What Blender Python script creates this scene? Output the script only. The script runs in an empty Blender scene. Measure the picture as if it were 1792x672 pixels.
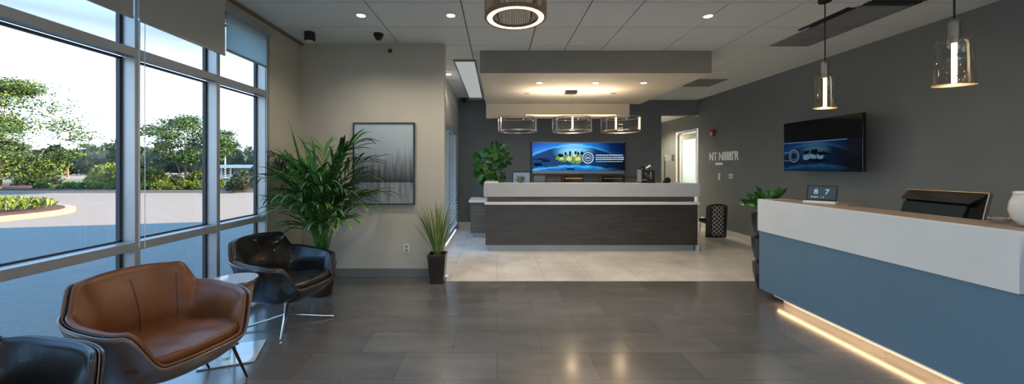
import bpy, bmesh, math, random
from mathutils import Vector, Matrix, noise
C = bpy.context.scene.collection
PI = math.pi
random.seed(7)

# ------------------------------------------------------------------ camera
F = 640.0
cd = bpy.data.cameras.new('camera'); cam = bpy.data.objects.new('camera', cd); C.objects.link(cam)
cd.sensor_width = 36; cd.lens = F / 1792 * 36
cd.shift_x = 26 / 1792; cd.shift_y = -45 / 1792
cd.clip_start = 0.05; cd.clip_end = 600
cam.location = (0, 0, 1.47); cam.rotation_euler = (PI / 2, 0, 0)
bpy.context.scene.camera = cam
vs = bpy.context.scene.view_settings
vs.view_transform = 'Standard'; vs.look = 'None'; vs.gamma = 1; vs.use_curve_mapping = False
EXPOSURE = 0.0
vs.exposure = EXPOSURE

# ------------------------------------------------------------------ world
SKY = 3.3
w = bpy.data.worlds.new('sky'); bpy.context.scene.world = w; w.use_nodes = True
nt = w.node_tree; nt.nodes.clear()
tc = nt.nodes.new('ShaderNodeTexCoord'); sp = nt.nodes.new('ShaderNodeSeparateXYZ')
cr = nt.nodes.new('ShaderNodeValToRGB'); bg = nt.nodes.new('ShaderNodeBackground'); ow = nt.nodes.new('ShaderNodeOutputWorld')
nt.links.new(tc.outputs['Generated'], sp.inputs[0]); nt.links.new(sp.outputs['Z'], cr.inputs[0])
nt.links.new(cr.outputs[0], bg.inputs[0]); nt.links.new(bg.outputs[0], ow.inputs[0])
e = cr.color_ramp.elements
e[0].position = 0.0; e[0].color = (0.80, 0.92, 1.0, 1)
e[1].position = 1.0; e[1].color = (0.20, 0.50, 1.0, 1)
for p_, c_ in ((0.16, (0.72, 0.88, 1.0, 1)), (0.26, (0.22, 0.28, 0.32, 1)), (0.35, (0.40, 0.72, 1.1, 1)), (0.6, (0.28, 0.62, 1.1, 1))):
    k = e.new(p_); k.color = c_
bg.inputs[1].default_value = SKY

# ------------------------------------------------------------------ sun
SUN = 27
sd = bpy.data.lights.new('sun', 'SUN'); so = bpy.data.objects.new('sun', sd); C.objects.link(so)
sd.energy = SUN; sd.angle = 0.01; sd.color = (1.0, 0.66, 0.34)
el = math.radians(26)
sdir = Vector((-5.4, -1.25, 0)).normalized() * math.cos(el) + Vector((0, 0, -math.sin(el)))
so.rotation_euler = sdir.to_track_quat('-Z', 'Y').to_euler(); so.location = (20, 20, 20)

DOWN_W = 50      # watts of one general downlight
SOFFIT_W = 30

# ------------------------------------------------------------------ materials
def mat(name, col, rough=0.5, metal=0.0, spec=0.5, noise_s=None, noise_a=0.15, bump=0.0, bump_s=200, emit=None, estr=1.0, coat=0.0, stretch=None, trans=0.0, sub=0.0):
    m = bpy.data.materials.new(name); m.use_nodes = True
    n = m.node_tree; b = n.nodes['Principled BSDF']
    b.inputs['Base Color'].default_value = (*col, 1); b.inputs['Roughness'].default_value = rough
    b.inputs['Metallic'].default_value = metal; b.inputs['Specular IOR Level'].default_value = spec
    b.inputs['Coat Weight'].default_value = coat; b.inputs['Coat Roughness'].default_value = 0.08
    b.inputs['Transmission Weight'].default_value = trans
    if emit: b.inputs['Emission Color'].default_value = (*emit, 1); b.inputs['Emission Strength'].default_value = estr
    t = n.nodes.new('ShaderNodeTexCoord'); mp = n.nodes.new('ShaderNodeMapping'); n.links.new(t.outputs['Object'], mp.inputs[0])
    if stretch: mp.inputs['Scale'].default_value = stretch
    nz = n.nodes.new('ShaderNodeTexNoise'); nz.inputs['Scale'].default_value = noise_s or 3.0; nz.inputs['Detail'].default_value = 6
    n.links.new(mp.outputs[0], nz.inputs['Vector'])
    r = n.nodes.new('ShaderNodeValToRGB'); n.links.new(nz.outputs['Fac'], r.inputs[0])
    a = noise_a if noise_s else 0.03
    r.color_ramp.elements[0].position = 0.3; r.color_ramp.elements[1].position = 0.7
    r.color_ramp.elements[0].color = (*[c * (1 - a) for c in col], 1); r.color_ramp.elements[1].color = (*[min(1, c * (1 + a)) for c in col], 1)
    n.links.new(r.outputs[0], b.inputs['Base Color'])
    if bump:
        z2 = n.nodes.new('ShaderNodeTexNoise'); z2.inputs['Scale'].default_value = bump_s; n.links.new(mp.outputs[0], z2.inputs['Vector'])
        bp = n.nodes.new('ShaderNodeBump'); bp.inputs['Strength'].default_value = bump; bp.inputs['Distance'].default_value = 0.002
        n.links.new(z2.outputs['Fac'], bp.inputs['Height']); n.links.new(bp.outputs[0], b.inputs['Normal'])
    return m

def emis(name, col, s):
    m = bpy.data.materials.new(name); m.use_nodes = True; n = m.node_tree; n.nodes.clear()
    e_ = n.nodes.new('ShaderNodeEmission'); o_ = n.nodes.new('ShaderNodeOutputMaterial')
    e_.inputs[0].default_value = (*col, 1); e_.inputs[1].default_value = s; n.links.new(e_.outputs[0], o_.inputs[0]); return m

def glassm(name, tint=(0.9, 0.95, 0.98), refl=0.09, rough=0.0, edge=0.0):
    m = bpy.data.materials.new(name); m.use_nodes = True; n = m.node_tree; n.nodes.clear()
    t = n.nodes.new('ShaderNodeBsdfTransparent'); g = n.nodes.new('ShaderNodeBsdfGlossy'); mx = n.nodes.new('ShaderNodeMixShader')
    lw = n.nodes.new('ShaderNodeLayerWeight'); lw.inputs[0].default_value = 0.35
    ma = n.nodes.new('ShaderNodeMath'); ma.operation = 'MULTIPLY_ADD'; ma.inputs[1].default_value = 0.55 + edge; ma.inputs[2].default_value = refl; ma.use_clamp = True
    pw = n.nodes.new('ShaderNodeMath'); pw.operation = 'POWER'; pw.inputs[1].default_value = 3
    n.links.new(lw.outputs['Facing'], pw.inputs[0]); n.links.new(pw.outputs[0], ma.inputs[0])
    o_ = n.nodes.new('ShaderNodeOutputMaterial'); t.inputs[0].default_value = (*tint, 1); g.inputs['Roughness'].default_value = rough
    n.links.new(ma.outputs[0], mx.inputs[0]); n.links.new(t.outputs[0], mx.inputs[1]); n.links.new(g.outputs[0], mx.inputs[2]); n.links.new(mx.outputs[0], o_.inputs[0])
    return m

def brickm(name, c1, c2, mortar, bw, bh, ms, rough, off=0.5, grain=None, gc=.2, rr=0.1, spec=0.5, bump=0.2, coat=0.0, cr_=0.15):
    m = bpy.data.materials.new(name); m.use_nodes = True; n = m.node_tree; b = n.nodes['Principled BSDF']
    t = n.nodes.new('ShaderNodeTexCoord'); br = n.nodes.new('ShaderNodeTexBrick'); n.links.new(t.outputs['Object'], br.inputs['Vector'])
    br.inputs['Color1'].default_value = (*c1, 1); br.inputs['Color2'].default_value = (*c2, 1); br.inputs['Mortar'].default_value = (*mortar, 1)
    br.inputs['Scale'].default_value = 1; br.inputs['Brick Width'].default_value = bw; br.inputs['Row Height'].default_value = bh
    br.inputs['Mortar Size'].default_value = ms; br.inputs['Bias'].default_value = 0.0; br.offset = off
    mp = n.nodes.new('ShaderNodeMapping'); n.links.new(t.outputs['Object'], mp.inputs[0]); mp.inputs['Scale'].default_value = grain or (2, 2, 2)
    nz = n.nodes.new('ShaderNodeTexNoise'); nz.inputs['Scale'].default_value = 1.5; nz.inputs['Detail'].default_value = 8; nz.inputs['Roughness'].default_value = 0.65
    n.links.new(mp.outputs[0], nz.inputs['Vector'])
    r = n.nodes.new('ShaderNodeValToRGB'); r.color_ramp.elements[0].position = .32; r.color_ramp.elements[1].position = .7
    r.color_ramp.elements[0].color = (1 - gc, 1 - gc, 1 - gc, 1); r.color_ramp.elements[1].color = (1 + gc, 1 + gc, 1 + gc, 1); n.links.new(nz.outputs['Fac'], r.inputs[0])
    mx = n.nodes.new('ShaderNodeMix'); mx.data_type = 'RGBA'; mx.blend_type = 'MULTIPLY'; mx.inputs[0].default_value = 1
    n.links.new(br.outputs['Color'], mx.inputs[6]); n.links.new(r.outputs[0], mx.inputs[7]); n.links.new(mx.outputs[2], b.inputs['Base Color'])
    mr = n.nodes.new('ShaderNodeMapRange'); mr.inputs[3].default_value = rough - rr; mr.inputs[4].default_value = rough + rr
    n.links.new(nz.outputs['Fac'], mr.inputs[0]); n.links.new(mr.outputs[0], b.inputs['Roughness'])
    b.inputs['Specular IOR Level'].default_value = spec; b.inputs['Coat Weight'].default_value = coat; b.inputs['Coat Roughness'].default_value = cr_
    bp = n.nodes.new('ShaderNodeBump'); bp.inputs['Strength'].default_value = bump; bp.inputs['Distance'].default_value = 0.001; bp.invert = True
    n.links.new(br.outputs['Fac'], bp.inputs['Height']); n.links.new(bp.outputs[0], b.inputs['Normal'])
    return m

M = {}
M['floor_dark'] = brickm('floor_dark', (.155, .148, .141), (.112, .107, .104), (.085, .081, .079), .72, .36, .003, .235, grain=(.8, 3, 1), spec=.8, rr=.05, coat=.55)
M['floor_tile'] = brickm('floor_tile', (.80, .78, .74), (.77, .75, .71), (.55, .53, .5), .62, .62, .004, .06, off=0, grain=(1, 1, 1), rr=.03, spec=.7, bump=.1)
M['ceil'] = mat('ceiling_tile', (.72, .76, .77), .9, noise_s=40, noise_a=.03, bump=.15, bump_s=300)
M['ceil_gap'] = mat('ceiling_gap', (.10, .10, .10), .9)
M['beige'] = mat('wall_beige', (.50, .46, .38), .75, bump=.05)
M['dark'] = mat('wall_charcoal', (.175, .195, .205), .62, noise_s=2, noise_a=.05)
M['white'] = mat('white_paint', (.72, .72, .70), .5)
M['base_grey'] = mat('baseboard_grey', (.16, .16, .15), .5)
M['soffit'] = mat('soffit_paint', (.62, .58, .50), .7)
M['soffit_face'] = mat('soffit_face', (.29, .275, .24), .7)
M['alu'] = mat('aluminium_frame', (.42, .44, .46), .38, metal=.55, noise_s=8, noise_a=.04)
M['alu_dark'] = mat('dark_gasket', (.035, .04, .05), .5)
M['blind'] = mat('blind_fabric', (.42, .42, .39), .85, noise_s=60, noise_a=.05, bump=.3, bump_s=500)
M['blind_light'] = mat('blind_sheer', (.75, .78, .76), .85, trans=.0)
M['glass'] = glassm('window_glass', (.93, .96, .98), .03)
M['clear'] = glassm('clear_glass', (.96, .96, .94), .05, edge=.6)
_m = bpy.data.materials.new('sheer_blind'); _m.use_nodes = True; _n = _m.node_tree; _n.nodes.clear()
_d = _n.nodes.new('ShaderNodeBsdfDiffuse'); _t = _n.nodes.new('ShaderNodeBsdfTranslucent'); _x = _n.nodes.new('ShaderNodeMixShader'); _o = _n.nodes.new('ShaderNodeOutputMaterial')
_d.inputs[0].default_value = (.6, .65, .65, 1); _t.inputs[0].default_value = (.6, .75, .8, 1); _x.inputs[0].default_value = .6
_n.links.new(_d.outputs[0], _x.inputs[1]); _n.links.new(_t.outputs[0], _x.inputs[2]); _n.links.new(_x.outputs[0], _o.inputs[0]); M['blind_light'] = _m
M['drum_glass'] = glassm('drum_glass', (.97, .97, .96), .02, edge=.4)
M['frost'] = mat('frosted_glass', (.85, .92, .92), .5, trans=.8)
M['wood'] = brickm('grey_oak', (.13, .112, .098), (.085, .075, .067), (.045, .04, .036), 1.6, .14, .0012, .42, grain=(1.2, 10, 22), gc=.5, rr=.08)
M['white_gloss'] = mat('white_laminate', (.78, .78, .78), .35)
M['counter_grey'] = mat('grey_laminate', (.50, .52, .54), .35)
M['band'] = mat('white_counter_face', (.76, .79, .81), .4)
M['bluepanel'] = mat('blue_grey_laminate', (.12, .22, .32), .45, noise_s=1.5, noise_a=.03)
M['stone'] = mat('brown_stone', (.26, .215, .185), .4, noise_s=30, noise_a=.2)
M['greydark'] = mat('dark_grey_laminate', (.09, .09, .095), .5)
M['plinth'] = mat('plinth_metal', (.36, .38, .39), .4, metal=.3)
M['brown'] = mat('cognac_leather', (.165, .056, .017), .42, noise_s=9, noise_a=.16, bump=.35, bump_s=160)
M['brown_shell'] = mat('brown_shell', (.17, .115, .09), .3, coat=.3, noise_s=5, noise_a=.08)
M['black_leather'] = mat('black_leather', (.018, .016, .015), .32, noise_s=9, noise_a=.2, bump=.35, bump_s=160, coat=.2)
M['black_shell'] = mat('black_shell', (.016, .016, .018), .25, coat=.5)
M['seam'] = mat('seam_thread', (.05, .022, .012), .6)
M['tan_pipe'] = mat('tan_piping', (.20, .12, .06), .5)
M['chrome'] = mat('chrome', (.72, .73, .75), .12, metal=1)
M['steel'] = mat('brushed_steel', (.42, .40, .37), .3, metal=1)
M['dark_metal'] = mat('dark_metal', (.06, .055, .05), .35, metal=.9)
M['bronze'] = mat('bronze', (.34, .25, .16), .4, metal=.6)
M['black'] = mat('black_plastic', (.012, .012, .013), .35)
M['black_gloss'] = mat('black_gloss', (.006, .006, .007), .08)
M['red'] = mat('red_plastic', (.35, .012, .012), .4)
M['grille'] = mat('vent_grey', (.26, .27, .27), .6)
M['tabletop'] = mat('pale_glass_top', (.55, .64, .70), .08, coat=.5)
M['rattan'] = mat('ribbed_tan_wood', (.42, .27, .15), .5, noise_s=20, noise_a=.2, stretch=(1, 1, 8))
M['leaf'] = mat('palm_leaf', (.03, .10, .026), .33, noise_s=4, noise_a=.45)
M['leaf2'] = mat('palm_leaf_light', (.085, .22, .035), .4, noise_s=4, noise_a=.35)
M['leafd'] = mat('glossy_leaf', (.038, .14, .028), .3, noise_s=6, noise_a=.5)
M['grassblade'] = mat('grass_blade', (.20, .26, .06), .5, noise_s=8, noise_a=.4)
M['soil'] = mat('soil', (.035, .022, .014), .9, noise_s=40, noise_a=.4)
M['pot_brown'] = mat('dark_brown_glaze', (.03, .018, .013), .22, noise_s=5, noise_a=.3)
M['pot_blue'] = mat('dark_blue_glaze', (.022, .030, .042), .25)
M['ceramic'] = mat('white_ceramic', (.80, .80, .80), .15, coat=.5)
M['gold'] = mat('gold_trim', (.55, .38, .2), .3, metal=.8)
M['screen_off'] = mat('screen_off', (.010, .011, .013), .06)
M['teal'] = mat('dark_teal_panel', (.012, .024, .032), .2)
M['warm'] = emis('warm_lamp', (1, .74, .42), 9)
M['warm_ring'] = emis('warm_ring', (1, .80, .54), 6)
M['warm_led'] = emis('warm_led', (1, .62, .32), 14)
M['downglow'] = emis('downlight_glow', (1, .86, .66), 12)
M['diffuser'] = emis('trough_diffuser', (.95, 1.0, .97), .42)
M['asphalt'] = mat('asphalt', (.155, .142, .124), .85, noise_s=25, noise_a=.12, bump=.4, bump_s=120)
M['kerb'] = mat('kerb_concrete', (.26, .22, .17), .85, noise_s=6, noise_a=.1)
M['mulch'] = mat('mulch', (.05, .022, .013), .95, noise_s=12, noise_a=.5)
M['lawn'] = mat('lawn', (.07, .09, .010), .9, noise_s=3, noise_a=.4)
M['tree_leaf'] = mat('tree_leaf', (.035, .085, .016), .6, noise_s=1.2, noise_a=.35)
M['tree_leaf2'] = mat('tree_leaf_yellow', (.085, .135, .008), .6, noise_s=2, noise_a=.3)
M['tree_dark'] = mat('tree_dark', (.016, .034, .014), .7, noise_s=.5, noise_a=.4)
M['bark'] = mat('bark', (.16, .12, .09), .9, noise_s=6, noise_a=.3)
M['ext_white'] = mat('exterior_white', (.25, .25, .24), .8)
M['orange'] = mat('orange_sign', (.8, .16, .03), .6)
M['letter'] = mat('white_lettering', (.8, .8, .78), .4, emit=(.8, .8, .75), estr=.12)

# ------------------------------------------------------------------ mesh builder
def wloc(o):
    v = Vector((0, 0, 0))
    while o: v += o.location; o = o.parent
    return v

class MB:
    def __init__(s): s.v = []; s.f = []; s.mi = []; s.cur = 0
    def add(s, vs_, fs_):
        n = len(s.v); s.v += [tuple(p) for p in vs_]
        for f in fs_: s.f.append([n + i for i in f]); s.mi.append(s.cur)
        return s
    def m(s, i): s.cur = i; return s
    def box(s, x0, x1, y0, y1, z0, z1):
        v = [(x, y, z) for z in (z0, z1) for y in (y0, y1) for x in (x0, x1)]
        return s.add(v, [(0, 2, 3, 1), (4, 5, 7, 6), (0, 1, 5, 4), (2, 6, 7, 3), (0, 4, 6, 2), (1, 3, 7, 5)])
    def cbox(s, c, sz, rot=None):
        v = []
        for z in (-.5, .5):
            for y in (-.5, .5):
                for x in (-.5, .5):
                    p = Vector((x * sz[0], y * sz[1], z * sz[2]))
                    if rot: p = rot @ p
                    v.append(p + Vector(c))
        return s.add(v, [(0, 2, 3, 1), (4, 5, 7, 6), (0, 1, 5, 4), (2, 6, 7, 3), (0, 4, 6, 2), (1, 3, 7, 5)])
    def lathe(s, prof, c=(0, 0, 0), n=32, caps=True, closed=False):
        v = []; f = []; L = len(prof)
        for r, z in prof:
            for i in range(n):
                a = 2 * PI * i / n; v.append((c[0] + r * math.cos(a), c[1] + r * math.sin(a), c[2] + z))
        R = L if closed else L - 1
        for j in range(R):
            j2 = (j + 1) % L
            for i in range(n):
                k = (i + 1) % n; f.append((j * n + i, j * n + k, j2 * n + k, j2 * n + i))
        if caps and not closed:
            f.append(tuple(range(n))[::-1]); f.append(tuple((L - 1) * n + i for i in range(n)))
        return s.add(v, f)
    def tube(s, pts, r, n=8, closed=False):
        pts = [Vector(p) for p in pts]; L = len(pts); rs = r if isinstance(r, (list, tuple)) else [r] * L
        v = []; f = []
        t0 = (pts[1] - pts[0]).normalized(); up = Vector((0, 0, 1)) if abs(t0.z) < .9 else Vector((1, 0, 0))
        nrm = t0.cross(up).normalized()
        for i, p in enumerate(pts):
            if closed: t = (pts[(i + 1) % L] - pts[i - 1]).normalized()
            else: t = (pts[min(i + 1, L - 1)] - pts[max(i - 1, 0)]).normalized()
            nrm = (nrm - t * nrm.dot(t)).normalized(); bn = t.cross(nrm)
            for k in range(n):
                a = 2 * PI * k / n; v.append(p + (nrm * math.cos(a) + bn * math.sin(a)) * rs[i])
        for i in range(L if closed else L - 1):
            i2 = (i + 1) % L
            for k in range(n):
                k2 = (k + 1) % n; f.append((i * n + k, i * n + k2, i2 * n + k2, i2 * n + k))
        if not closed: f.append(tuple(range(n))[::-1]); f.append(tuple((L - 1) * n + k for k in range(n)))
        return s.add(v, f)
    def grid(s, fn, nu, nv, cu=False):
        v = [fn(i / nu, j / nv) for j in range(nv + 1) for i in range(nu + (0 if cu else 1))]
        w_ = nu if cu else nu + 1; f = []
        for j in range(nv):
            for i in range(nu):
                i2 = (i + 1) % w_; f.append((j * w_ + i, j * w_ + i2, (j + 1) * w_ + i2, (j + 1) * w_ + i))
        return s.add(v, f)
    def build(s, name, mats, parent=None, world=True, bevel=0, smooth=False, solid=0, loc=None, recalc=True):
        off = wloc(parent) if (parent and world) else Vector((0, 0, 0))
        if loc is not None: off = Vector(loc)
        me = bpy.data.meshes.new(name)
        me.from_pydata([tuple(Vector(p) - off) for p in s.v], [], s.f)
        for m_ in (mats if isinstance(mats, (list, tuple)) else [mats]): me.materials.append(m_)
        for i, p in enumerate(me.polygons): p.material_index = s.mi[i]; p.use_smooth = smooth
        if recalc:
            bm = bmesh.new(); bm.from_mesh(me); bmesh.ops.recalc_face_normals(bm, faces=bm.faces); bm.to_mesh(me); bm.free()
        o = bpy.data.objects.new(name, me); C.objects.link(o)
        if parent: o.parent = parent
        elif loc is not None: o.location = loc
        if bevel:
            b = o.modifiers.new('b', 'BEVEL'); b.width = bevel; b.segments = 3; b.limit_method = 'ANGLE'; b.angle_limit = math.radians(40)
        if solid:
            b = o.modifiers.new('s', 'SOLIDIFY'); b.thickness = solid; b.offset = 0
        return o

def tag(o, label=None, cat=None, group=None, kind=None):
    if label: o['label'] = label
    if cat: o['category'] = cat
    if group: o['group'] = group
    if kind: o['kind'] = kind
    return o
def thing(name, label, cat, loc=(0, 0, 0), rz=0, group=None):
    o = bpy.data.objects.new(name, None); C.objects.link(o); o.location = loc; o.rotation_euler = (0, 0, rz); o.empty_display_size = .1
    return tag(o, label, cat, group)
def struct(o): o['kind'] = 'structure'; return o
def S(name, mats, *boxes, bevel=0, parent=None):
    b = MB()
    for x in boxes: b.box(*x)
    o = b.build(name, mats, parent, bevel=bevel)
    if not parent: struct(o)
    return o
def copy_tree(o, parent=None):
    c = o.copy(); C.objects.link(c)
    if parent: c.parent = parent
    for ch in list(o.children): copy_tree(ch, c)
    return c
def text_mb(mb, s, size, xf, extrude=0.004, sx=1.0):
    cu = bpy.data.curves.new('t', 'FONT'); cu.body = s; cu.size = size; cu.extrude = extrude
    o = bpy.data.objects.new('t', cu); C.objects.link(o)
    me = o.to_mesh()
    mb.add([xf @ Vector((v.co.x * sx, v.co.y, v.co.z)) for v in me.vertices], [tuple(p.vertices) for p in me.polygons])
    o.to_mesh_clear(); bpy.data.objects.remove(o); return mb
def lamp(name, kind, loc, power, col=(1, .86, .68), size=.1, parent=None, spot=None, rot=(0, 0, 0)):
    d = bpy.data.lights.new(name, kind); d.energy = power; d.color = col
    o = bpy.data.objects.new(name, d); C.objects.link(o)
    if kind == 'AREA': d.shape = 'DISK'; d.size = size
    elif kind == 'SPOT': d.shadow_soft_size = size; d.spot_size = spot or 2; d.spot_blend = .8
    else: d.shadow_soft_size = size
    o.rotation_euler = rot
    if parent: o.parent = parent; o.location = Vector(loc) - wloc(parent)
    else: o.location = loc
    return o

# ------------------------------------------------------------------ room shell
ZC = 3.10; XL = -2.6; XR = 4.95; YB = 9.0; YF = -3.2
S('floor', M['floor_dark'], (XL, XR, YF, 4.68, -.1, 0), (XL, -.66, 4.68, 4.85, -.1, 0))
S('floor', M['floor_tile'], (-.66, XR, 4.681, 4.97, -.1, .0), (-.95, XR, 4.97, YB, -.1, .0), (2.6, XR + .1, YB, 11.4, -.1, 0))
# ceiling: tiles with dark grooves
def ceiling():
    b = MB(); g = .006
    b.m(1).box(XL - .1, XR + .1, YF, YB + .1, ZC + .012, ZC + .08)
    xs = [XL, -1.31, -.36, .45, .94, 1.46, 2.33, 3.07, 3.66, 4.22, XR]
    ys = [YF]; y = 3.64 - .65 * 10
    while y < YB - .1:
        if y > YF + .1: ys.append(y)
        y += .65
    ys.append(YB)
    b.m(0)
    for i in range(len(xs) - 1):
        for j in range(len(ys) - 1):
            b.box(xs[i] + g, xs[i + 1] - g, ys[j] + g, ys[j + 1] - g, ZC, ZC + .03)
    struct(b.build('ceiling', [M['ceil'], M['ceil_gap']]))
ceiling()
# left window wall: header, sill, corner return
S('wall_left', M['beige'], (XL - .16, XL, 4.15, 4.97, 0, ZC), (XL - .16, XL, YF, 4.15, 2.95, ZC), (XL - .16, XL, YF, -2.9, 0, 2.95))
S('trim_1', M['alu'], (XL - .0, XL + .05, YF, 4.15, 2.93, 3.0), (XL, XL + .012, 4.105, 4.16, 0, 2.95), bevel=.003)
S('trim_2', M['base_grey'], (XL, XL + .03, 4.16, 4.85, ZC - .03, ZC - .001), (XL, XL + .03, YF, 4.16, ZC - .03, ZC - .001))
S('wall_back', M['beige'], (XL, -.70, 4.85, 4.97, 0, ZC))
S('baseboard_back', M['base_grey'], (XL + .002, -.70, 4.838, 4.85, .002, .115))
S('baseboard_left', M['base_grey'], (XL, XL + .012, 4.17, 4.838, .002, .115))
S('wall_front', M['white'], (XL, XR, YF - .12, YF, 2.75, ZC), (XL, -2.3, YF - .12, YF, 0, 2.75), (4.6, XR, YF - .12, YF, 0, 2.75))
S('wall_right', M['dark'], (XR, XR + .12, YF, YB, 0, ZC))
S('baseboard_right', M['white'], (XR - .014, XR, YF, YB, .002, .10))
# far wall with opening at its right
S('wall_far', M['dark'], (-.95, 4.04, YB, YB + .12, 0, ZC), (4.04, XR + .12, YB, YB + .12, 2.72, ZC))
S('baseboard_far', M['white'], (-.95, 4.04, YB - .014, YB, .002, .10))
# left wall of the tiled area with a tall window
S('wall_side', M['white'], (-1.07, -.95, 4.97, 5.9, 0, ZC), (-1.07, -.95, 5.9, 8.5, 2.72, ZC), (-1.07, -.95, 8.5, YB + .12, 0, ZC))
# corridor beyond the opening
S('wall_corridor', M['white'], (2.6, XR + .3, 11.4, 11.5, 0, 2.8), (2.5, 2.6, YB + .12, 11.5, 0, 2.8))
S('wall_corridor_right', M['dark'], (XR + .08, XR + .18, YB + .12, 9.2, 0, 2.8), (XR + .08, XR + .18, 10.15, 11.4, 0, 2.8), (XR + .08, XR + .18, 9.2, 10.15, 2.36, 2.8))
S('ceiling_corridor', M['ceil'], (2.5, XR + .3, YB + .12, 11.5, 2.8, 2.85))
# unseen side room and lamp added to brighten the frosted door glass
S('wall_side_room', M['white'], (6.4, 6.5, 8.9, 10.6, 0, 2.8), (XR + .18, 6.5, 8.8, 8.9, 0, 2.8), (XR + .18, 6.5, 10.5, 10.6, 0, 2.8), (XR + .18, 6.5, 8.9, 10.5, 2.8, 2.85), (XR + .18, 6.5, 8.9, 10.5, -.05, 0))
lamp('door_fill_lamp', 'POINT', (5.8, 9.7, 2.3), 130, (.92, 1, .98), .15)
lamp('corridor_lamp', 'SPOT', (4.2, 10.4, 2.75), 190, (1, .8, .55), .05, spot=2.6)
# outer building mass (casts the shadow over the forecourt)
S('building_mass', M['ext_white'], (XL - .25, 6.5, YF - .6, 4.97, 3.30, 7.2), (-1.15, 6.5, 4.97, 11.65, 3.30, 7.2), (-1.15, -1.07, 8.6, 11.65, 0, 3.3), (-1.15, 2.5, 11.5, 11.65, 0, 3.3))
struct(MB().box(XL - .25, XL - .16, YF - .6, 4.97, 2.98, 3.3).build('trim_3', M['alu']))

# window wall bays
def window(n, x0, y0, y1, z0, z1, rails, thick=.10, mw=.042):
    r = bpy.data.objects.new('window_%d' % n, None); C.objects.link(r); r.location = (x0, y0, z0); r['kind'] = 'structure'
    b = MB()
    for ya in (y0,):
        b.box(x0 - thick, x0, ya, ya + mw, z0, z1)
    b.box(x0 - thick, x0, y1 - .001, y1 + .0, z0, z1) if False else None
    for a, c in rails: b.box(x0 - thick + .02, x0 + .0, y0 + mw, y1, a, c)
    b.build('window_frame', M['alu'], r, bevel=.003)
    b = MB()
    zs = [z0] + [v for a, c in rails for v in (a, c)] + [z1]
    for a, c in zip(zs[0::2], zs[1::2]):
        if c - a < .02: continue
        xg = x0 - thick + .01
        b.box(xg - .03, xg - .001, y0 + mw, y0 + mw + .018, a, c); b.box(xg - .03, xg - .001, y1 - .018, y1, a, c)
        b.box(xg - .03, xg - .001, y0 + mw, y1, a, a + .015); b.box(xg - .03, xg - .001, y0 + mw, y1, c - .015, c)
    b.build('gasket', M['alu_dark'], r)
    b = MB()
    for a, c in zip(zs[0::2], zs[1::2]):
        if c - a < .02: continue
        b.box(x0 - thick - .008, x0 - thick - .002, y0 + mw, y1, a, c)
    b.build('pane', M['glass'], r)
    return r
ye = [4.10, 3.392, 2.625, 1.87, 1.1, .33, -.44, -1.21, -1.98, -2.85]
RAILS = [(.02, .12), (.862, .925), (2.257, 2.32), (2.88, 2.94)]
for i in range(len(ye) - 1):
    window(i + 1, XL, ye[i + 1], ye[i], .0, 2.945, RAILS)
struct(MB().box(XL - .10, XL - .0, 4.10, 4.148, 0, 2.945).build('trim_4', M['alu'], bevel=.003))
struct(MB().box(XL - .16, XL - .10, YF, 4.15, -.1, .02).build('trim_5', M['ext_white']))
for i in range(5):      # unseen glazed front added for cool daylight from behind the viewpoint
    xa, xb = -2.3 + i * 1.38, -2.3 + (i + 1) * 1.38
    r = bpy.data.objects.new('window_%d' % (20 + i), None); C.objects.link(r); r.location = (xa, YF, 0); r['kind'] = 'structure'
    MB().box(xa, xa + .05, YF - .10, YF, 0, 2.75).box(xb - .01, xb, YF - .10, YF, 0, 2.75).box(xa, xb, YF - .1, YF, 0, .1).box(xa, xb, YF - .1, YF, 2.2, 2.27).box(xa, xb, YF - .1, YF, 2.69, 2.75).build('window_frame', M['alu'], r)
    MB().box(xa + .05, xb - .01, YF - .07, YF - .062, .1, 2.69).build('pane', M['glass'], r)
w2 = window(11, -.95, 5.92, 8.48, .03, 2.71, [(.03, .12), (2.2, 2.26), (2.66, 2.71)], .08, .05)
MB().box(-1.03, -.95, 7.2, 7.25, .12, 2.66).box(-1.03, -.95, 8.43, 8.48, .03, 2.71).build('mullion', M['alu'], w2)

# ceiling soffit over the far desk
SX0, SX1, SY0, SY1, SZ = -.242, 3.03, 5.16, 7.76, 2.79
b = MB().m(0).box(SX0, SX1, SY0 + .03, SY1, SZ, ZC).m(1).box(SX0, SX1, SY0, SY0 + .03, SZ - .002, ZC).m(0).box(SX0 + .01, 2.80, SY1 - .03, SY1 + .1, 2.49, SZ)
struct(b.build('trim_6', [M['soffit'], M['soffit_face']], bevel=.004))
# long pale light trough beside the soffit
t = thing('ceiling_light_panel', 'long pale luminous ceiling panel running beside the beige soffit', 'ceiling light', (-.50, 7.0, ZC - .03))
b = MB().box(-.67, -.65, 5.58, 8.6, ZC - .03, ZC).box(-.35, -.33, 5.58, 8.6, ZC - .03, ZC).box(-.65, -.35, 5.58, 5.6, ZC - .03, ZC).box(-.65, -.35, 8.58, 8.6, ZC - .03, ZC)
b.build('frame', M['grille'], t)
b = MB()
for k in range(4): b.box(-.65, -.35, 5.605 + k * .745, 5.605 + k * .745 + .735, ZC - .018, ZC - .004)
b.build('diffuser', M['diffuser'], t)

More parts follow.
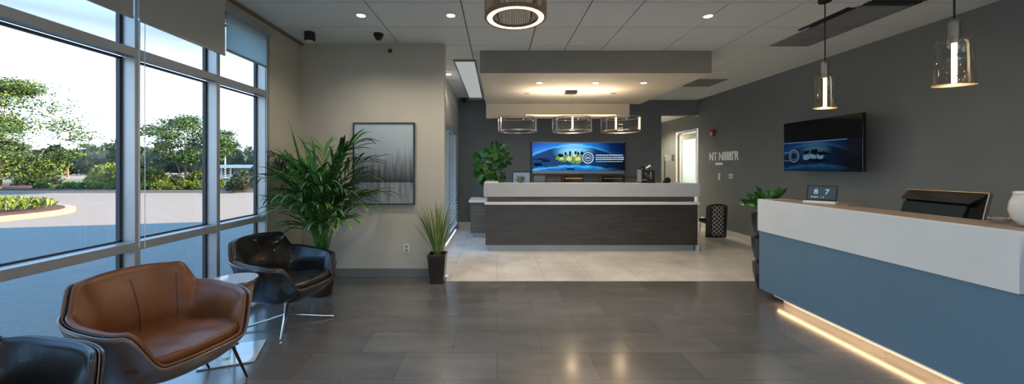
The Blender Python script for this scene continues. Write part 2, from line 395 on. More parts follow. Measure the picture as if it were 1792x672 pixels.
# ceiling vents
def vent(x0, x1, y0, y1, label, slots=False):
    t = thing('ceiling_vent', label, 'ceiling vent', ((x0 + x1) / 2, (y0 + y1) / 2, ZC - .012), group='grey ceiling vents')
    MB().box(x0, x1, y0, y1, ZC - .006, ZC).build('backing', M['grille'], t)
    b = MB(); n = 9
    for i in range(n):
        y = y0 + (i + .5) * (y1 - y0) / n; b.box(x0 + .02, x1 - .02, y - .004, y + .004, ZC - .012, ZC - .006)
    b.build('slat', M['grille'], t)
    b = MB().box(x0, x0 + .015, y0, y1, ZC - .014, ZC - .006).box(x1 - .015, x1, y0, y1, ZC - .014, ZC - .006).box(x0, x1, y0, y0 + .015, ZC - .014, ZC - .006).box(x0, x1, y1 - .015, y1, ZC - .014, ZC - .006)
    b.build('frame', M['grille'], t)
    if slots:
        MB().box(x0 - .09, x0 - .05, y0 + .05, y1 + .1, ZC - .01, ZC).box(x0 - .03, x0 - .004, y0 + .05, y1, ZC - .012, ZC).box(x0, x1, y0 - .09, y0 - .02, ZC - .012, ZC).box(x0, x1, y0 - .14, y0 - .11, ZC - .01, ZC).build('slot', M['black'], t)
vent(3.68, 4.20, 4.31, 4.93, 'grey ceiling vent over the right counter, further of the two side by side')
vent(3.68, 4.20, 3.70, 4.27, 'grey ceiling vent edged by black slots, above the near pendant lamps', True)
vent(3.76, 4.30, 6.83, 7.42, 'small grey ceiling vent near the dark corner beyond the soffit')

# downlights
def downlight(x, y, z, label, power, col=(1, .89, .76), group='lit ceiling downlights', spot=2.5):
    t = thing('downlight', label, 'downlight', (x, y, z), group=group)
    MB().lathe([(.062, -.004), (.062, .0), (.045, .0), (.045, -.004)], (x, y, z), 24, closed=True).build('trim_ring', M['white_gloss'], t)
    MB().lathe([(.045, -.003), (.045, -.001)], (x, y, z), 24).build('lens', M['downglow'], t)
    lamp('downlight_lamp', 'SPOT', (x, y, z - .02), power, col, .045, t, spot=spot)
for x, y, lb in ((-1.47, 3.95, 'lit round downlight in ceiling nearest the window wall'), (-.50, 3.95, 'lit round downlight in ceiling left of the ring lamp'), (2.29, 3.97, 'lit round downlight in ceiling between ring lamp and right pendants'),
                 (-.86, 6.48, 'lit round downlight by the side windows left of the trough')):
    downlight(x, y, ZC, lb, DOWN_W, group=None)
for x, lb in ((.67, 'lit soffit downlight at the left end of the row of three'), (1.56, 'lit soffit downlight in the middle of the row of three'), (2.32, 'lit soffit downlight at the right end of the row of three')):
    downlight(x, 5.79, SZ, lb, SOFFIT_W, (1, .76, .5), 'soffit downlights')
for x, y in ((-1.2, .8), (1.0, .8), (3.4, .8), (-1.2, -1.6), (1.0, -1.6), (3.4, -1.6)):  # unseen downlights added as extra room light
    downlight(x, y, ZC, 'added unseen downlight lighting the room from behind the viewpoint', DOWN_W, group='added downlights behind the viewpoint')
for x, lb in ((.54, 'small dark sprinkler cap in soffit left of the bar lamp canopy'), (2.10, 'small dark sprinkler cap in soffit right of the bar lamp canopy')):
    tag(MB().lathe([(.05, 0), (.05, -.006), (.03, -.012)], (0, 0, 0), 20).build('sprinkler_cap', M['grille'], loc=(0, 0, 0)), lb, 'sprinkler', 'soffit sprinkler caps').location = (x, 6.6, SZ)

# ------------------------------------------------------------------ blinds
def blind(y0, y1, zb, label, m, x=-2.42, chain=True):
    t = thing('roller_blind', label, 'roller blind', (x, y0, zb), group=None)
    MB().box(x - .003, x + .003, y0, y1, zb + .02, 2.93).build('fabric', m, t)
    MB().box(x - .008, x + .008, y0, y1, zb, zb + .022).build('bottom_bar', M['alu'], t, bevel=.003)
    MB().tube([(x - .02, y0, 2.95), (x - .02, y1, 2.95)], .03, 12).build('roller', M['alu'], t)
    if chain:
        b = MB()
        for dx in (-.035, .005):
            b.tube([(x - .06 + dx, y0 + .10, 2.9), (x - .06 + dx, y0 + .10, .9)], .0022, 6)
            for k in range(80): b.lathe([(.0005, -.004), (.0038, 0), (.0005, .004)], (x - .06 + dx, y0 + .10, .92 + k * .025), 6)
        b.build('pull_chain', M['white_gloss'], t)
blind(2.47, 3.25, 2.45, 'grey roller blind half lowered over the middle pane', M['blind'])
blind(1.6, 2.43, 2.45, 'grey roller blind at the top of the nearest pane', M['blind'], chain=False)
blind(3.46, 4.06, 2.56, 'pale sheer blind behind the glass corner pane by the wall', M['blind_light'], x=-2.56, chain=False)
blind(.35, 1.55, 2.45, 'grey roller blind on the window wall before the near pane', M['blind'], chain=False)
t = thing('roller_blind', 'pale roller blind at top of the side window beyond the partition', 'roller blind', (-.9, 6, 2.25))
MB().box(-.905, -.90, 5.95, 8.42, 2.25, 2.72).build('fabric', M['blind'], t); MB().box(-.91, -.895, 5.95, 8.42, 2.235, 2.255).build('bottom_bar', M['alu'], t)
t = thing('venetian_blind', 'white slatted blind lowered in the side window beyond the partition', 'window blind', (-.93, 6, .2))
b = MB()
for k in range(30): b.cbox((-.925, 7.85, .2 + k * .066), (.022, 1.15, .0015), Matrix.Rotation(.15, 3, 'Y'))
b.build('slats', M['white_gloss'], t)
MB().box(-.935, -.915, 7.28, 8.42, .15, .17).build('bottom_bar', M['white_gloss'], t)

# ------------------------------------------------------------------ doors / small wall things
d = bpy.data.objects.new('door_1', None); C.objects.link(d); d.location = (XR + .08, 9.2, 0); d['kind'] = 'structure'
MB().box(XR + .04, XR + .19, 9.135, 9.2, 0, 2.36).box(XR + .04, XR + .19, 10.15, 10.21, 0, 2.36).box(XR + .04, XR + .19, 9.135, 10.21, 2.36, 2.42).build('door_frame', M['white_gloss'], d)
MB().box(XR + .10, XR + .14, 9.2, 9.30, 0, 2.34).box(XR + .10, XR + .14, 10.02, 10.15, 0, 2.34).box(XR + .10, XR + .14, 9.3, 10.02, 2.18, 2.34).box(XR + .10, XR + .14, 9.3, 10.02, 0, .15).build('door_leaf', M['white'], d)
MB().box(XR + .115, XR + .125, 9.3, 10.02, .15, 2.18).build('door_glass', M['frost'], d)
MB().tube([(XR + .06, 9.98, 1.0), (XR + .06, 9.90, 1.0)], .01).tube([(XR + .06, 9.98, 1.0), (XR + .10, 9.98, 1.0)], .01).build('door_handle', M['steel'], d)

t = thing('fire_alarm', 'red fire alarm strobe high on the dark right wall', 'fire alarm', (XR, 8.36, 2.23))
MB().box(XR - .05, XR, 8.30, 8.42, 2.15, 2.31).build('housing', M['red'], t, bevel=.006)
MB().box(XR - .07, XR - .05, 8.34, 8.39, 2.17, 2.25).build('strobe_lens', M['ceramic'], t, bevel=.004)
b = MB()
ry = Matrix(((0, 0, 1, 0), (-1, 0, 0, 0), (0, 1, 0, 0), (0, 0, 0, 1)))     # text in XY -> faces -X on the right wall (reads along -Y)
def wall_text(b, s, size, y, z, sx=1.0):
    xf = Matrix.Translation((XR - .008, y, z)) @ Matrix(((0, 0, -1, 0), (-1, 0, 0, 0), (0, 1, 0, 0), (0, 0, 0, 1)))
    text_mb(b, s, size, xf, .006, sx)
wall_text(b, "NT NIIIIB'R", .27, 8.52, 1.60, .80)
o = b.build('wall_lettering', M['letter'], loc=(XR - .01, 8.0, 1.6)); tag(o, 'raised white capital lettering on the dark right wall', 'lettering')
b = MB(); wall_text(b, 'NIIIIIIIIIIII', .07, 8.28, 1.50)
o = b.build('wall_lettering', M['letter'], loc=(XR - .01, 8.0, 1.5)); tag(o, 'small thin white lettering line under the large wall letters', 'lettering')
t = thing('light_switch', 'tall white switch plate under the wall lettering', 'light switch', (XR, 8.14, 1.25)); MB().box(XR - .012, XR, 8.10, 8.17, 1.16, 1.32).build('plate', M['white_gloss'], t, bevel=.002); MB().box(XR - .02, XR - .012, 8.12, 8.15, 1.22, 1.27).build('rocker', M['white_gloss'], t)
t = thing('light_switch', 'square white switch plate nearer the wall television', 'light switch', (XR, 7.73, 1.25)); MB().box(XR - .012, XR, 7.68, 7.80, 1.21, 1.31).build('plate', M['white_gloss'], t, bevel=.002); MB().box(XR - .02, XR - .012, 7.70, 7.73, 1.24, 1.28).box(XR - .02, XR - .012, 7.75, 7.78, 1.24, 1.28).build('rocker', M['steel'], t)
t = thing('power_outlet', 'white power outlet low on the beige wall', 'power outlet', (-1.2, 4.85, .38))
MB().box(-1.235, -1.165, 4.843, 4.85, .325, .44).build('plate', M['white_gloss'], t, bevel=.002)
MB().box(-1.218, -1.182, 4.840, 4.843, .39, .425).box(-1.218, -1.182, 4.840, 4.843, .34, .375).build('socket', M['grille'], t)
t = thing('motion_sensor', 'small dark red round sensor high on the beige wall', 'sensor', (-1.42, 4.85, 3.0))
MB().cbox((-1.42, 4.845, 3.0), (.05, .01, .05)).build('base_plate', M['black'], t, bevel=.004)
MB().tube([(-1.42, 4.84, 3.0), (-1.42, 4.815, 3.0)], [.02, .015], 16).build('lens', M['red'], t)
t = thing('security_camera', 'black dome camera on the ceiling above the beige wall', 'security camera', (-1.46, 4.5, ZC))
MB().lathe([(.058, 0), (.058, -.03), (.05, -.035)], (-1.46, 4.5, ZC), 28).build('housing', M['black'], t, smooth=False)
MB().lathe([(.045, -.035), (.042, -.055), (.028, -.075), (.005, -.083)], (-1.46, 4.5, ZC), 28).build('dome', M['black_gloss'], t, smooth=True)
t = thing('surface_spotlight', 'black cylinder spotlight on ceiling in the corner by window wall', 'spotlight', (-2.28, 4.45, ZC))
MB().lathe([(.055, 0), (.062, -.005), (.062, -.10), (.055, -.105)], (-2.28, 4.45, ZC), 28).build('housing', M['black'], t)
MB().lathe([(.045, -.106), (.045, -.112)], (-2.28, 4.45, ZC), 24).build('lens', M['white_gloss'], t)
t = thing('security_camera', 'black camera on the ceiling by the far charcoal wall', 'security camera', (-.80, 8.8, ZC))
MB().lathe([(.12, 0), (.12, -.012), (.055, -.02), (.05, -.05)], (-.80, 8.8, ZC), 24).build('housing', M['black'], t)
MB().lathe([(.05, -.05), (.045, -.08), (.01, -.1)], (-.80, 8.8, ZC), 24).build('dome', M['black_gloss'], t, smooth=True)

# painting
def paintm():
    m = bpy.data.materials.new('misty_painting'); m.use_nodes = True; n = m.node_tree; b = n.nodes['Principled BSDF']; b.inputs['Roughness'].default_value = .5
    t = n.nodes.new('ShaderNodeTexCoord'); s = n.nodes.new('ShaderNodeSeparateXYZ'); n.links.new(t.outputs['Generated'], s.inputs[0])
    r = n.nodes.new('ShaderNodeValToRGB'); n.links.new(s.outputs['Z'], r.inputs[0]); E = r.color_ramp.elements
    E[0].position = 0; E[0].color = (.30, .33, .36, 1); E[1].position = 1; E[1].color = (.42, .48, .52, 1)
    for p, c in ((.22, (.28, .31, .34)), (.262, (.27, .29, .32)), (.268, (.035, .035, .04)), (.30, (.07, .07, .075)), (.50, (.24, .26, .28)), (.62, (.36, .41, .44))): k = E.new(p); k.color = (*c, 1)
    mp = n.nodes.new('ShaderNodeMapping'); mp.inputs['Scale'].default_value = (14, 1, 2.2); n.links.new(t.outputs['Generated'], mp.inputs[0])
    z = n.nodes.new('ShaderNodeTexNoise'); z.inputs['Scale'].default_value = 1.3; z.inputs['Detail'].default_value = 6; n.links.new(mp.outputs[0], z.inputs['Vector'])
    r2 = n.nodes.new('ShaderNodeValToRGB'); n.links.new(z.outputs['Fac'], r2.inputs[0]); r2.color_ramp.elements[0].position = .35; r2.color_ramp.elements[0].color = (.35, .35, .36, 1); r2.color_ramp.elements[1].position = .62; r2.color_ramp.elements[1].color = (1.15, 1.15, 1.15, 1)
    r3 = n.nodes.new('ShaderNodeValToRGB'); n.links.new(s.outputs['Z'], r3.inputs[0]); e3 = r3.color_ramp.elements; e3[0].position = 0; e3[0].color = (.45, .45, .45, 1); e3[1].position = .72; e3[1].color = (.02, .02, .02, 1); k = e3.new(.4); k.color = (.95, .95, .95, 1)
    mx = n.nodes.new('ShaderNodeMix'); mx.data_type = 'RGBA'; mx.blend_type = 'MULTIPLY'; n.links.new(r3.outputs[0], mx.inputs[0]); n.links.new(r.outputs[0], mx.inputs[6]); n.links.new(r2.outputs[0], mx.inputs[7])
    n.links.new(mx.outputs[2], b.inputs['Base Color']); return m
t = thing('framed_painting', 'misty grey abstract landscape painting in thin black frame on beige wall', 'painting', (-1.49, 4.83, .97))
MB().box(-1.88, -1.10, 4.815, 4.835, .98, 2.03).build('canvas', paintm(), t)
MB().box(-1.895, -1.88, 4.80, 4.845, .965, 2.045).box(-1.10, -1.085, 4.80, 4.845, .965, 2.045).box(-1.88, -1.10, 4.80, 4.845, 2.03, 2.045).box(-1.88, -1.10, 4.80, 4.845, .965, .98).build('frame', M['dark_metal'], t)

# ------------------------------------------------------------------ video wall
def ramp(n, src, stops):
    r = n.nodes.new('ShaderNodeValToRGB'); n.links.new(src, r.inputs[0]); E = r.color_ramp.elements
    E[0].position = stops[0][0]; E[0].color = (*stops[0][1], 1); E[1].position = stops[-1][0]; E[1].color = (*stops[-1][1], 1)
    for p, c in stops[1:-1]: k = E.new(p); k.color = (*c, 1)
    return r.outputs[0]
def screenm(name, axis, gain, flip=False):
    m = bpy.data.materials.new(name); m.use_nodes = True; n = m.node_tree; b = n.nodes['Principled BSDF']
    b.inputs['Base Color'].default_value = (.005, .005, .006, 1); b.inputs['Roughness'].default_value = .25; b.inputs['Specular IOR Level'].default_value = .2
    t = n.nodes.new('ShaderNodeTexCoord'); s = n.nodes.new('ShaderNodeSeparateXYZ'); n.links.new(t.outputs['Generated'], s.inputs[0])
    U, V = s.outputs[axis], s.outputs['Z']
    def mth(op, a, c=None):
        q = n.nodes.new('ShaderNodeMath'); q.operation = op
        for i, x in enumerate((a, c)):
            if x is None: continue
            if isinstance(x, (int, float)): q.inputs[i].default_value = x
            else: n.links.new(x, q.inputs[i])
        return q.outputs[0]
    if flip: U = mth('SUBTRACT', 1.0, U)
    # two broad crossing swooshes: arc height above/below
    z = n.nodes.new('ShaderNodeTexNoise'); z.inputs['Scale'].default_value = 3; z.inputs['Detail'].default_value = 4
    mp = n.nodes.new('ShaderNodeMapping'); mp.inputs['Scale'].default_value = (3.2, 3.2, 3.2) ; n.links.new(t.outputs['Generated'], mp.inputs[0]); n.links.new(mp.outputs[0], z.inputs['Vector'])
    du = mth('SUBTRACT', U, .45); arc = mth('MULTIPLY', mth('MULTIPLY', du, du), 1.7)
    top = mth('ADD', mth('SUBTRACT', V, .85), arc)          # bright dome centred
    top = mth('ADD', top, mth('MULTIPLY', mth('SUBTRACT', z.outputs['Fac'], .5), .12))
    c1 = ramp(n, top, [(0.0, (.0, .02, .08)), (.02, (.02, .16, .5)), (.06, (.05, .35, .75)), (.12, (.01, .14, .55)), (.4, (.0, .05, .32))])
    low = mth('ADD', mth('SUBTRACT', .22, V), mth('MULTIPLY', arc, -.4))
    c2 = ramp(n, mth('ADD', low, mth('MULTIPLY', mth('SUBTRACT', z.outputs['Fac'], .5), .22)), [(0.0, (0, .012, .05)), (.02, (.01, .18, .45)), (.06, (.04, .35, .65)), (.12, (.0, .12, .4)), (.25, (.0, .03, .12))])
    # central glow
    g = mth('SUBTRACT', 1.0, mth('ADD', mth('MULTIPLY', mth('MULTIPLY', mth('SUBTRACT', U, .45), mth('SUBTRACT', U, .45)), 18), mth('MULTIPLY', mth('MULTIPLY', mth('SUBTRACT', V, .68), mth('SUBTRACT', V, .68)), 9)))
    c3 = ramp(n, g, [(0, (0, 0, 0)), (.4, (.02, .14, .22)), (1, (.22, .55, .72))])
    def add(a, c):
        q = n.nodes.new('ShaderNodeMix'); q.data_type = 'RGBA'; q.blend_type = 'ADD'; q.inputs[0].default_value = 1; n.links.new(a, q.inputs[6]); n.links.new(c, q.inputs[7]); return q.outputs[2]
    cc = add(add(c1, c2), c3)
    rd = ramp(n, U, [(0, (1, 1, 1)), (.62, (1, 1, 1)), (.86, (.12, .12, .15)), (1, (.06, .06, .08))])
    q = n.nodes.new('ShaderNodeMix'); q.data_type = 'RGBA'; q.blend_type = 'MULTIPLY'; q.inputs[0].default_value = 1; n.links.new(cc, q.inputs[6]); n.links.new(rd, q.inputs[7])
    n.links.new(q.outputs[2], b.inputs['Emission Color']); b.inputs['Emission Strength'].default_value = gain
    return m
def blob(mb, cx, cz, rx, rz, P, seed, n=18, rough=.35):
    rnd = random.Random(seed); pts = []
    for i in range(n):
        a = 2 * PI * i / n; k = 1 + rnd.uniform(-rough, rough); pts.append(P(cx + rx * k * math.cos(a), cz + rz * k * math.sin(a)))
    mb.add(pts + [P(cx, cz)], [(i, (i + 1) % n, n) for i in range(n)])
def screen_content(root, P, W, H, dim, off):
    # P(u in metres, v in metres) -> world point on the screen plane, off = step toward the viewer
    eg = lambda nm, c, s: emis(nm, c, s * dim)
    b = MB()
    for i, (u, v, r) in enumerate(((.30, .46, .07), (.34, .40, .06), (.38, .50, .05), (.47, .50, .09), (.53, .44, .08), (.44, .36, .07), (.50, .34, .06))): blob(b, u * W, v * H, r * W * .6, r * H * 1.5, lambda a, c: P(a, c, off), i)
    b.build('picture_foliage', eg('pic_green', (.16, .30, .05), 1.1), root)
    b = MB()
    for i, (u, v, r) in enumerate(((.32, .44, .035), (.46, .56, .05), (.50, .42, .05), (.40, .43, .05))): blob(b, u * W, v * H, r * W * .6, r * H * 1.5, lambda a, c: P(a, c, off * 2), i + 30)
    b.build('picture_highlight', eg('pic_pale', (.75, .8, .45), .9), root)
    b = MB()
    for i, (u, v, rx, rz) in enumerate(((.31, .54, .03, .06), (.41, .62, .012, .09), (.54, .62, .018, .07), (.10, .42, .10, .02), (.15, .35, .05, .03), (.06, .22, .05, .06), (.42, .06, .05, .03), (.36, .60, .012, .06), (.47, .64, .010, .07), (.50, .62, .010, .06))): blob(b, u * W, v * H, rx * W, rz * H, lambda a, c: P(a, c, off * 3), i + 60)
    b.build('picture_shadow', eg('pic_navy', (.004, .012, .035), .6), root)
    b = MB()
    for r0, r1 in ((.205, .17), (.12, .10)):
        n = 40; pts = []
        for i in range(n):
            a = 2 * PI * i / n
            for r in (r0 * H, r1 * H): pts.append(P(.605 * W + r * math.cos(a), .46 * H + r * math.sin(a), off * 5))
        b.add(pts, [(2 * i, 2 * ((i + 1) % n), 2 * ((i + 1) % n) + 1, 2 * i + 1) for i in range(n)])
    rnd = random.Random(5)
    for row, v in enumerate((.54, .46, .39, .32)):
        u = .69
        while u < .985:
            wd = rnd.uniform(.006, .022); q = (.034 if row != 3 else .02)
            b.add([P(u * W, v * H, off * 5), P((u + wd) * W, v * H, off * 5), P((u + wd) * W, (v + q) * H, off * 5), P(u * W, (v + q) * H, off * 5)], [(0, 1, 2, 3)]); u += wd + .004
    for k in range(3): u = .585 + k * .014; b.add([P(u * W, .42 * H, off * 5), P((u + .008) * W, .42 * H, off * 5), P((u + .008) * W, .5 * H, off * 5), P(u * W, .5 * H, off * 5)], [(0, 1, 2, 3)])
    for k in range(9):
        u = .405 + k * .016; b.add([P(u * W, .93 * H, off * 5), P((u + .01) * W, .93 * H, off * 5), P((u + .01) * W, .95 * H, off * 5), P(u * W, .95 * H, off * 5)], [(0, 1, 2, 3)])
    b.build('emblem_and_text', eg('pic_text', (.65, .8, .95), .9), root)
    n = 40; pts = []
    for i in range(n):
        a = 2 * PI * i / n; pts.append(P(.605 * W + .235 * H * math.cos(a), .46 * H + .235 * H * math.sin(a), off * 4))
    MB().add(pts, [tuple(range(n))]).build('emblem_disc', eg('pic_disc', (.01, .05, .14), .9), root)
t = thing('video_wall', 'wide bright screen with blue landscape picture behind the far desk', 'television', (1.98, YB - .08, 1.30))
MB().box(.86, 3.10, YB - .075, YB - .07, 1.36, 2.045).build('screen', screenm('video_wall_image', 'X', 1.25), t)
MB().box(.83, .86, YB - .085, YB - .01, 1.30, 2.06).box(3.10, 3.13, YB - .085, YB - .01, 1.30, 2.06).box(.86, 3.10, YB - .07, YB - .01, 1.30, 2.05).build('housing', M['black'], t)
MB().box(.86, 3.10, YB - .09, YB - .01, 2.045, 2.065).box(.86, 3.10, YB - .10, YB - .01, 1.29, 1.36).build('trim_strip', M['plinth'], t)
screen_content(t, lambda u, v, o_: Vector((.86 + u, YB - .076 - o_, 1.36 + v)), 2.24, .685, 1.0, .0012)
# grey side boards beneath the video wall
t = thing('wall_cabinet', 'low grey cabinet against the far wall under the wide screen', 'cabinet', (2.0, YB - .25, 0))
MB().box(.7, 3.3, YB - .45, YB - .02, .08, 1.22).build('body', M['greydark'], t, bevel=.005)
MB().box(.72, 3.28, YB - .42, YB - .03, 0, .08).build('plinth', M['black'], t)
for k in range(4): MB().box(.71 + k * .65, 1.345 + k * .65, YB - .465, YB - .45, .10, 1.19).build('door', M['base_grey'], t, bevel=.003)

# ------------------------------------------------------------------ right television
TX = 4.60; TY0, TY1, TZ0, TZ1 = 4.60, 5.87, 1.40, 2.15
t = thing('wall_television', 'black television on arm mount above the right counter showing dim blue picture', 'television', (TX, 5.2, TZ0))
MB().box(TX, TX + .045, TY0, TY1, TZ0, TZ1).build('housing', M['black_gloss'], t, bevel=.004)
MB().box(TX + .045, XR - .03, 5.15, 5.25, 1.70, 1.85).box(XR - .03, XR, 5.0, 5.4, 1.55, 2.0).build('wall_mount', M['dark_metal'], t)
def PT(u, v, o_): return Vector((TX - .003 - o_, TY1 - .012 - u, TZ0 + .015 + v))
MB().box(TX - .002, TX - .0005, TY0 + .012, TY1 - .012, TZ0 + .45, TZ1 - .012).build('dark_screen_area', M['screen_off'], t)
MB().box(TX - .002, TX - .0005, TY0 + .012, TY1 - .012, TZ0 + .015, TZ0 + .44).build('screen', screenm('tv_image', 'Y', .13, True), t)
# dim content (mirrored order: emblem at the left)
def tvc():
    W, H = TY1 - TY0 - .024, .425
    eg = lambda nm, c, s: emis(nm, c, s)
    b = MB()
    for r0, r1 in ((.23, .19), (.15, .13)):
        n = 36; pts = []
        for i in range(n):
            a = 2 * PI * i / n
            for r in (r0 * H, r1 * H): pts.append(PT(.16 * W + r * math.cos(a), .5 * H + r * math.sin(a), .004))
        b.add(pts, [(2 * i, 2 * ((i + 1) % n), 2 * ((i + 1) % n) + 1, 2 * i + 1) for i in range(n)])
    for v in (.32, .62): b.add([PT(.0, v * H, .004), PT(.1 * W, v * H, .004), PT(.1 * W, (v + .02) * H, .004), PT(0, (v + .02) * H, .004)], [(0, 1, 2, 3)])
    b.add([PT(.0, .965 * H, .004), PT(.85 * W, .965 * H, .004), PT(.85 * W, .99 * H, .004), PT(0, .99 * H, .004)], [(0, 1, 2, 3)])
    b.build('emblem_and_lines', eg('tv_lines', (.10, .16, .24), .9), t)
    b = MB()
    for i, (u, v, rx, rz) in enumerate(((.34, .45, .05, .10), (.43, .47, .05, .09), (.53, .45, .04, .11))): blob(b, u * W, v * H, rx * W, rz * H, lambda a, c: PT(a, c, .003), i + 3, rough=.2)
    b.build('picture_glow', eg('tv_glow', (.10, .17, .24), .9), t)
    b = MB()
    for i, (u, v, rx, rz) in enumerate(((.34, .62, .05, .06), (.45, .62, .05, .10), (.56, .56, .07, .07), (.48, .33, .14, .05))): blob(b, u * W, v * H, rx * W, rz * H, lambda a, c: PT(a, c, .0035), i + 13, rough=.3)
    b.build('picture_trees', eg('tv_dark', (.004, .008, .014), .6), t)
tvc()

# ------------------------------------------------------------------ far reception desk
DY = 6.3
t = thing('reception_desk', 'far reception desk of dark grey wood under a white raised counter', 'reception desk', (1.63, DY, 0))
MB().box(-.23, 3.48, DY - .03, DY + .42, .948, 1.175).build('countertop', M['counter_grey'], t, bevel=.004)
MB().box(-.17, 3.42, DY + .04, DY + .38, .86, .948).build('upper_panel', M['wood'], t)
MB().box(-.215, 3.47, DY - .04, DY + .38, .812, .858).build('ledge', M['white_gloss'], t, bevel=.003)
MB().box(-.20, 3.455, DY, DY + .36, .112, .812).build('front_panel', M['wood'], t)
MB().box(-.12, 3.41, DY + .06, DY + .32, .0, .112).build('plinth', M['plinth'], t)
MB().box(3.457, 3.474, DY + .01, DY + 1.2, 0, .81).build('end_panel', M['white_gloss'], t, bevel=.003)
MB().box(.0, 3.456, DY + .37, DY + 1.05, .70, .74).build('worktop', M['white_gloss'], t)
MB().box(-.58, .0, 7.45, 8.30, .73, .775).build('return_top', M['white_gloss'], t, bevel=.004)
MB().box(-.545, -.02, 7.50, 8.26, .10, .73).build('return_panel', M['wood'], t)
MB().box(-.46, -.04, 7.56, 8.25, .0, .10).build('return_plinth', M['plinth'], t)
MB().box(-.22, .02, DY + .0, DY + .38, 1.176, 1.20).build('counter_riser', M['white_gloss'], t, bevel=.004)

def on_desk(px, Y): return (px - 870) * Y / F
# screens and chairs behind the desk
def monitor(px0, px1, ztop, Y, label, scr, strip=False):
    x0, x1 = on_desk(px0, Y), on_desk(px1, Y); t = thing('computer_monitor', label, 'monitor', ((x0 + x1) / 2, Y, .74), group='monitors behind the far desk')
    MB().box(x0, x1, Y, Y + .03, .95, ztop).build('housing', M['black'], t, bevel=.004)
    MB().box(x0 + .025, x1 - .025, Y - .002, Y, .98, ztop - .03).build('screen', scr, t)
    MB().box((x0 + x1) / 2 - .03, (x0 + x1) / 2 + .03, Y + .03, Y + .05, .76, 1.1).box((x0 + x1) / 2 - .10, (x0 + x1) / 2 + .10, Y - .06, Y + .12, .741, .755).build('stand', M['dark_metal'], t)
    if strip: MB().box(x0 + .06, x1 - .02, Y - .008, Y - .002, ztop - .10, ztop - .085).build('brass_strip', M['gold'], t)
monitor(896, 929, 1.378, 7.05, 'blue-grey screened monitor behind the desk beside the leafy plant', mat('grey_screen', (.10, .13, .16), .3, emit=(.12, .17, .22), estr=.8))
monitor(932, 956, 1.315, 7.1, 'small black framed monitor behind the desk under the screen corner', mat('dim_screen', (.05, .05, .055), .3, emit=(.05, .055, .06), estr=.8))
def task_chair(px0, px1, Y, label):
    x0, x1 = on_desk(px0, Y), on_desk(px1, Y); xc = (x0 + x1) / 2; w_ = (x1 - x0) / 2
    t = thing('task_chair', label, 'office chair', (xc, Y, 0), group='black office chairs behind the far desk')
    def back(u, v):
        return (xc - w_ + 2 * w_ * u, Y + .05 * (1 - (2 * u - 1) ** 2) + .03 * v, .62 + v * .66)
    MB().grid(back, 12, 6).build('backrest', M['black'], t, solid=.04, smooth=True)
    MB().tube([(xc - w_ + .07, Y - .03, 1.22), (xc + w_ - .07, Y - .03, 1.22)], .007).build('brass_bar', M['gold'], t)
    MB().lathe([(.05, .43), (w_ * .9, .44), (w_, .47), (w_ * .9, .51), (.05, .52)], (xc, Y + .28, 0), 20).build('seat', M['black'], t, smooth=True)
    MB().tube([(xc, Y + .28, .06), (xc, Y + .28, .43)], .025).build('gas_lift', M['dark_metal'], t)
    b = MB()
    for k in range(5):
        a = 2 * PI * k / 5; b.tube([(xc, Y + .28, .10), (xc + .26 * math.cos(a), Y + .28 + .26 * math.sin(a), .06)], [.02, .012]); b.lathe([(.005, 0), (.025, .01), (.025, .04), (.005, .05)], (xc + .26 * math.cos(a), Y + .28 + .26 * math.sin(a), 0), 10)
    b.build('star_base', M['dark_metal'], t)
    MB().tube([(xc, Y + .10, .45), (xc, Y + .07, .7)], .02).build('back_bracket', M['dark_metal'], t)
task_chair(983, 1023, 7.55, 'black office chair with brass bar behind the desk, below screen centre')
task_chair(1050, 1094, 7.55, 'black office chair with brass bar behind the desk, below screen right end')
# black side chair behind the return
t = thing('side_chair', 'dark slanted chair back between return desk and counter end', 'chair', (-.2, 8.65, 0))
b = MB()
b.add([(-.46, 8.65, .5), (.02, 8.65, .5), (.02, 8.65, 1.0), (-.22, 8.65, 1.0)], [(0, 1, 2, 3)]); b.build('backrest', M['pot_blue'], t, solid=.04)
MB().box(-.44, .04, 8.45, 8.85, .42, .48).build('seat', M['pot_blue'], t, bevel=.02)
for sx in (-.40, .0):
    for sy in (8.48, 8.82): MB().tube([(sx, sy, 0), (sx, sy, .43)], .012).build('leg', M['dark_metal'], t)
for sx in (-.36, .0): MB().tube([(sx, 8.82, .45), (sx, 8.68, .75)], .012).build('back_post', M['dark_metal'], t)
# bowl of greens on the counter
def leafcluster(mb, c, R, n, ls, seed, flat=.5, up=0.3, asp=.5):
    rnd = random.Random(seed); c = Vector(c)
    for i in range(n):
        d = Vector((rnd.gauss(0, 1), rnd.gauss(0, 1), rnd.gauss(0, 1) * flat)).normalized(); p = c + Vector((d.x * R[0], d.y * R[1], d.z * R[2])) * rnd.uniform(.35, 1) ** .6
        L = ls * rnd.uniform(.6, 1.2); ax = (d + Vector((0, 0, up)) + Vector((rnd.uniform(-.5, .5), rnd.uniform(-.5, .5), rnd.uniform(-.5, .5)))).normalized()
        sd_ = ax.cross(Vector((rnd.uniform(-1, 1), rnd.uniform(-1, 1), rnd.uniform(-.3, 1)))).normalized(); nn = ax.cross(sd_)
        w_ = L * asp
        mb.add([p, p + ax * L * .45 + sd_ * w_ * .5 + nn * L * .06, p + ax * L - nn * L * .08, p + ax * L * .45 - sd_ * w_ * .5 + nn * L * .06, p + ax * L * .5 - nn * L * .03], [(0, 1, 4), (1, 2, 4), (2, 3, 4), (3, 0, 4)])
t = thing('glass_bowl', 'small glass bowl with yellow green succulents on the far counter', 'bowl', (on_desk(911, 6.5), 6.5, 1.175))
gx = on_desk(911, 6.5)
MB().lathe([(.03, 0), (.07, .02), (.085, .07), (.07, .13), (.067, .13), (.08, .07), (.066, .024), (.03, .006)], (gx, 6.5, 1.178), 28).build('bowl', M['clear'], t, smooth=True)
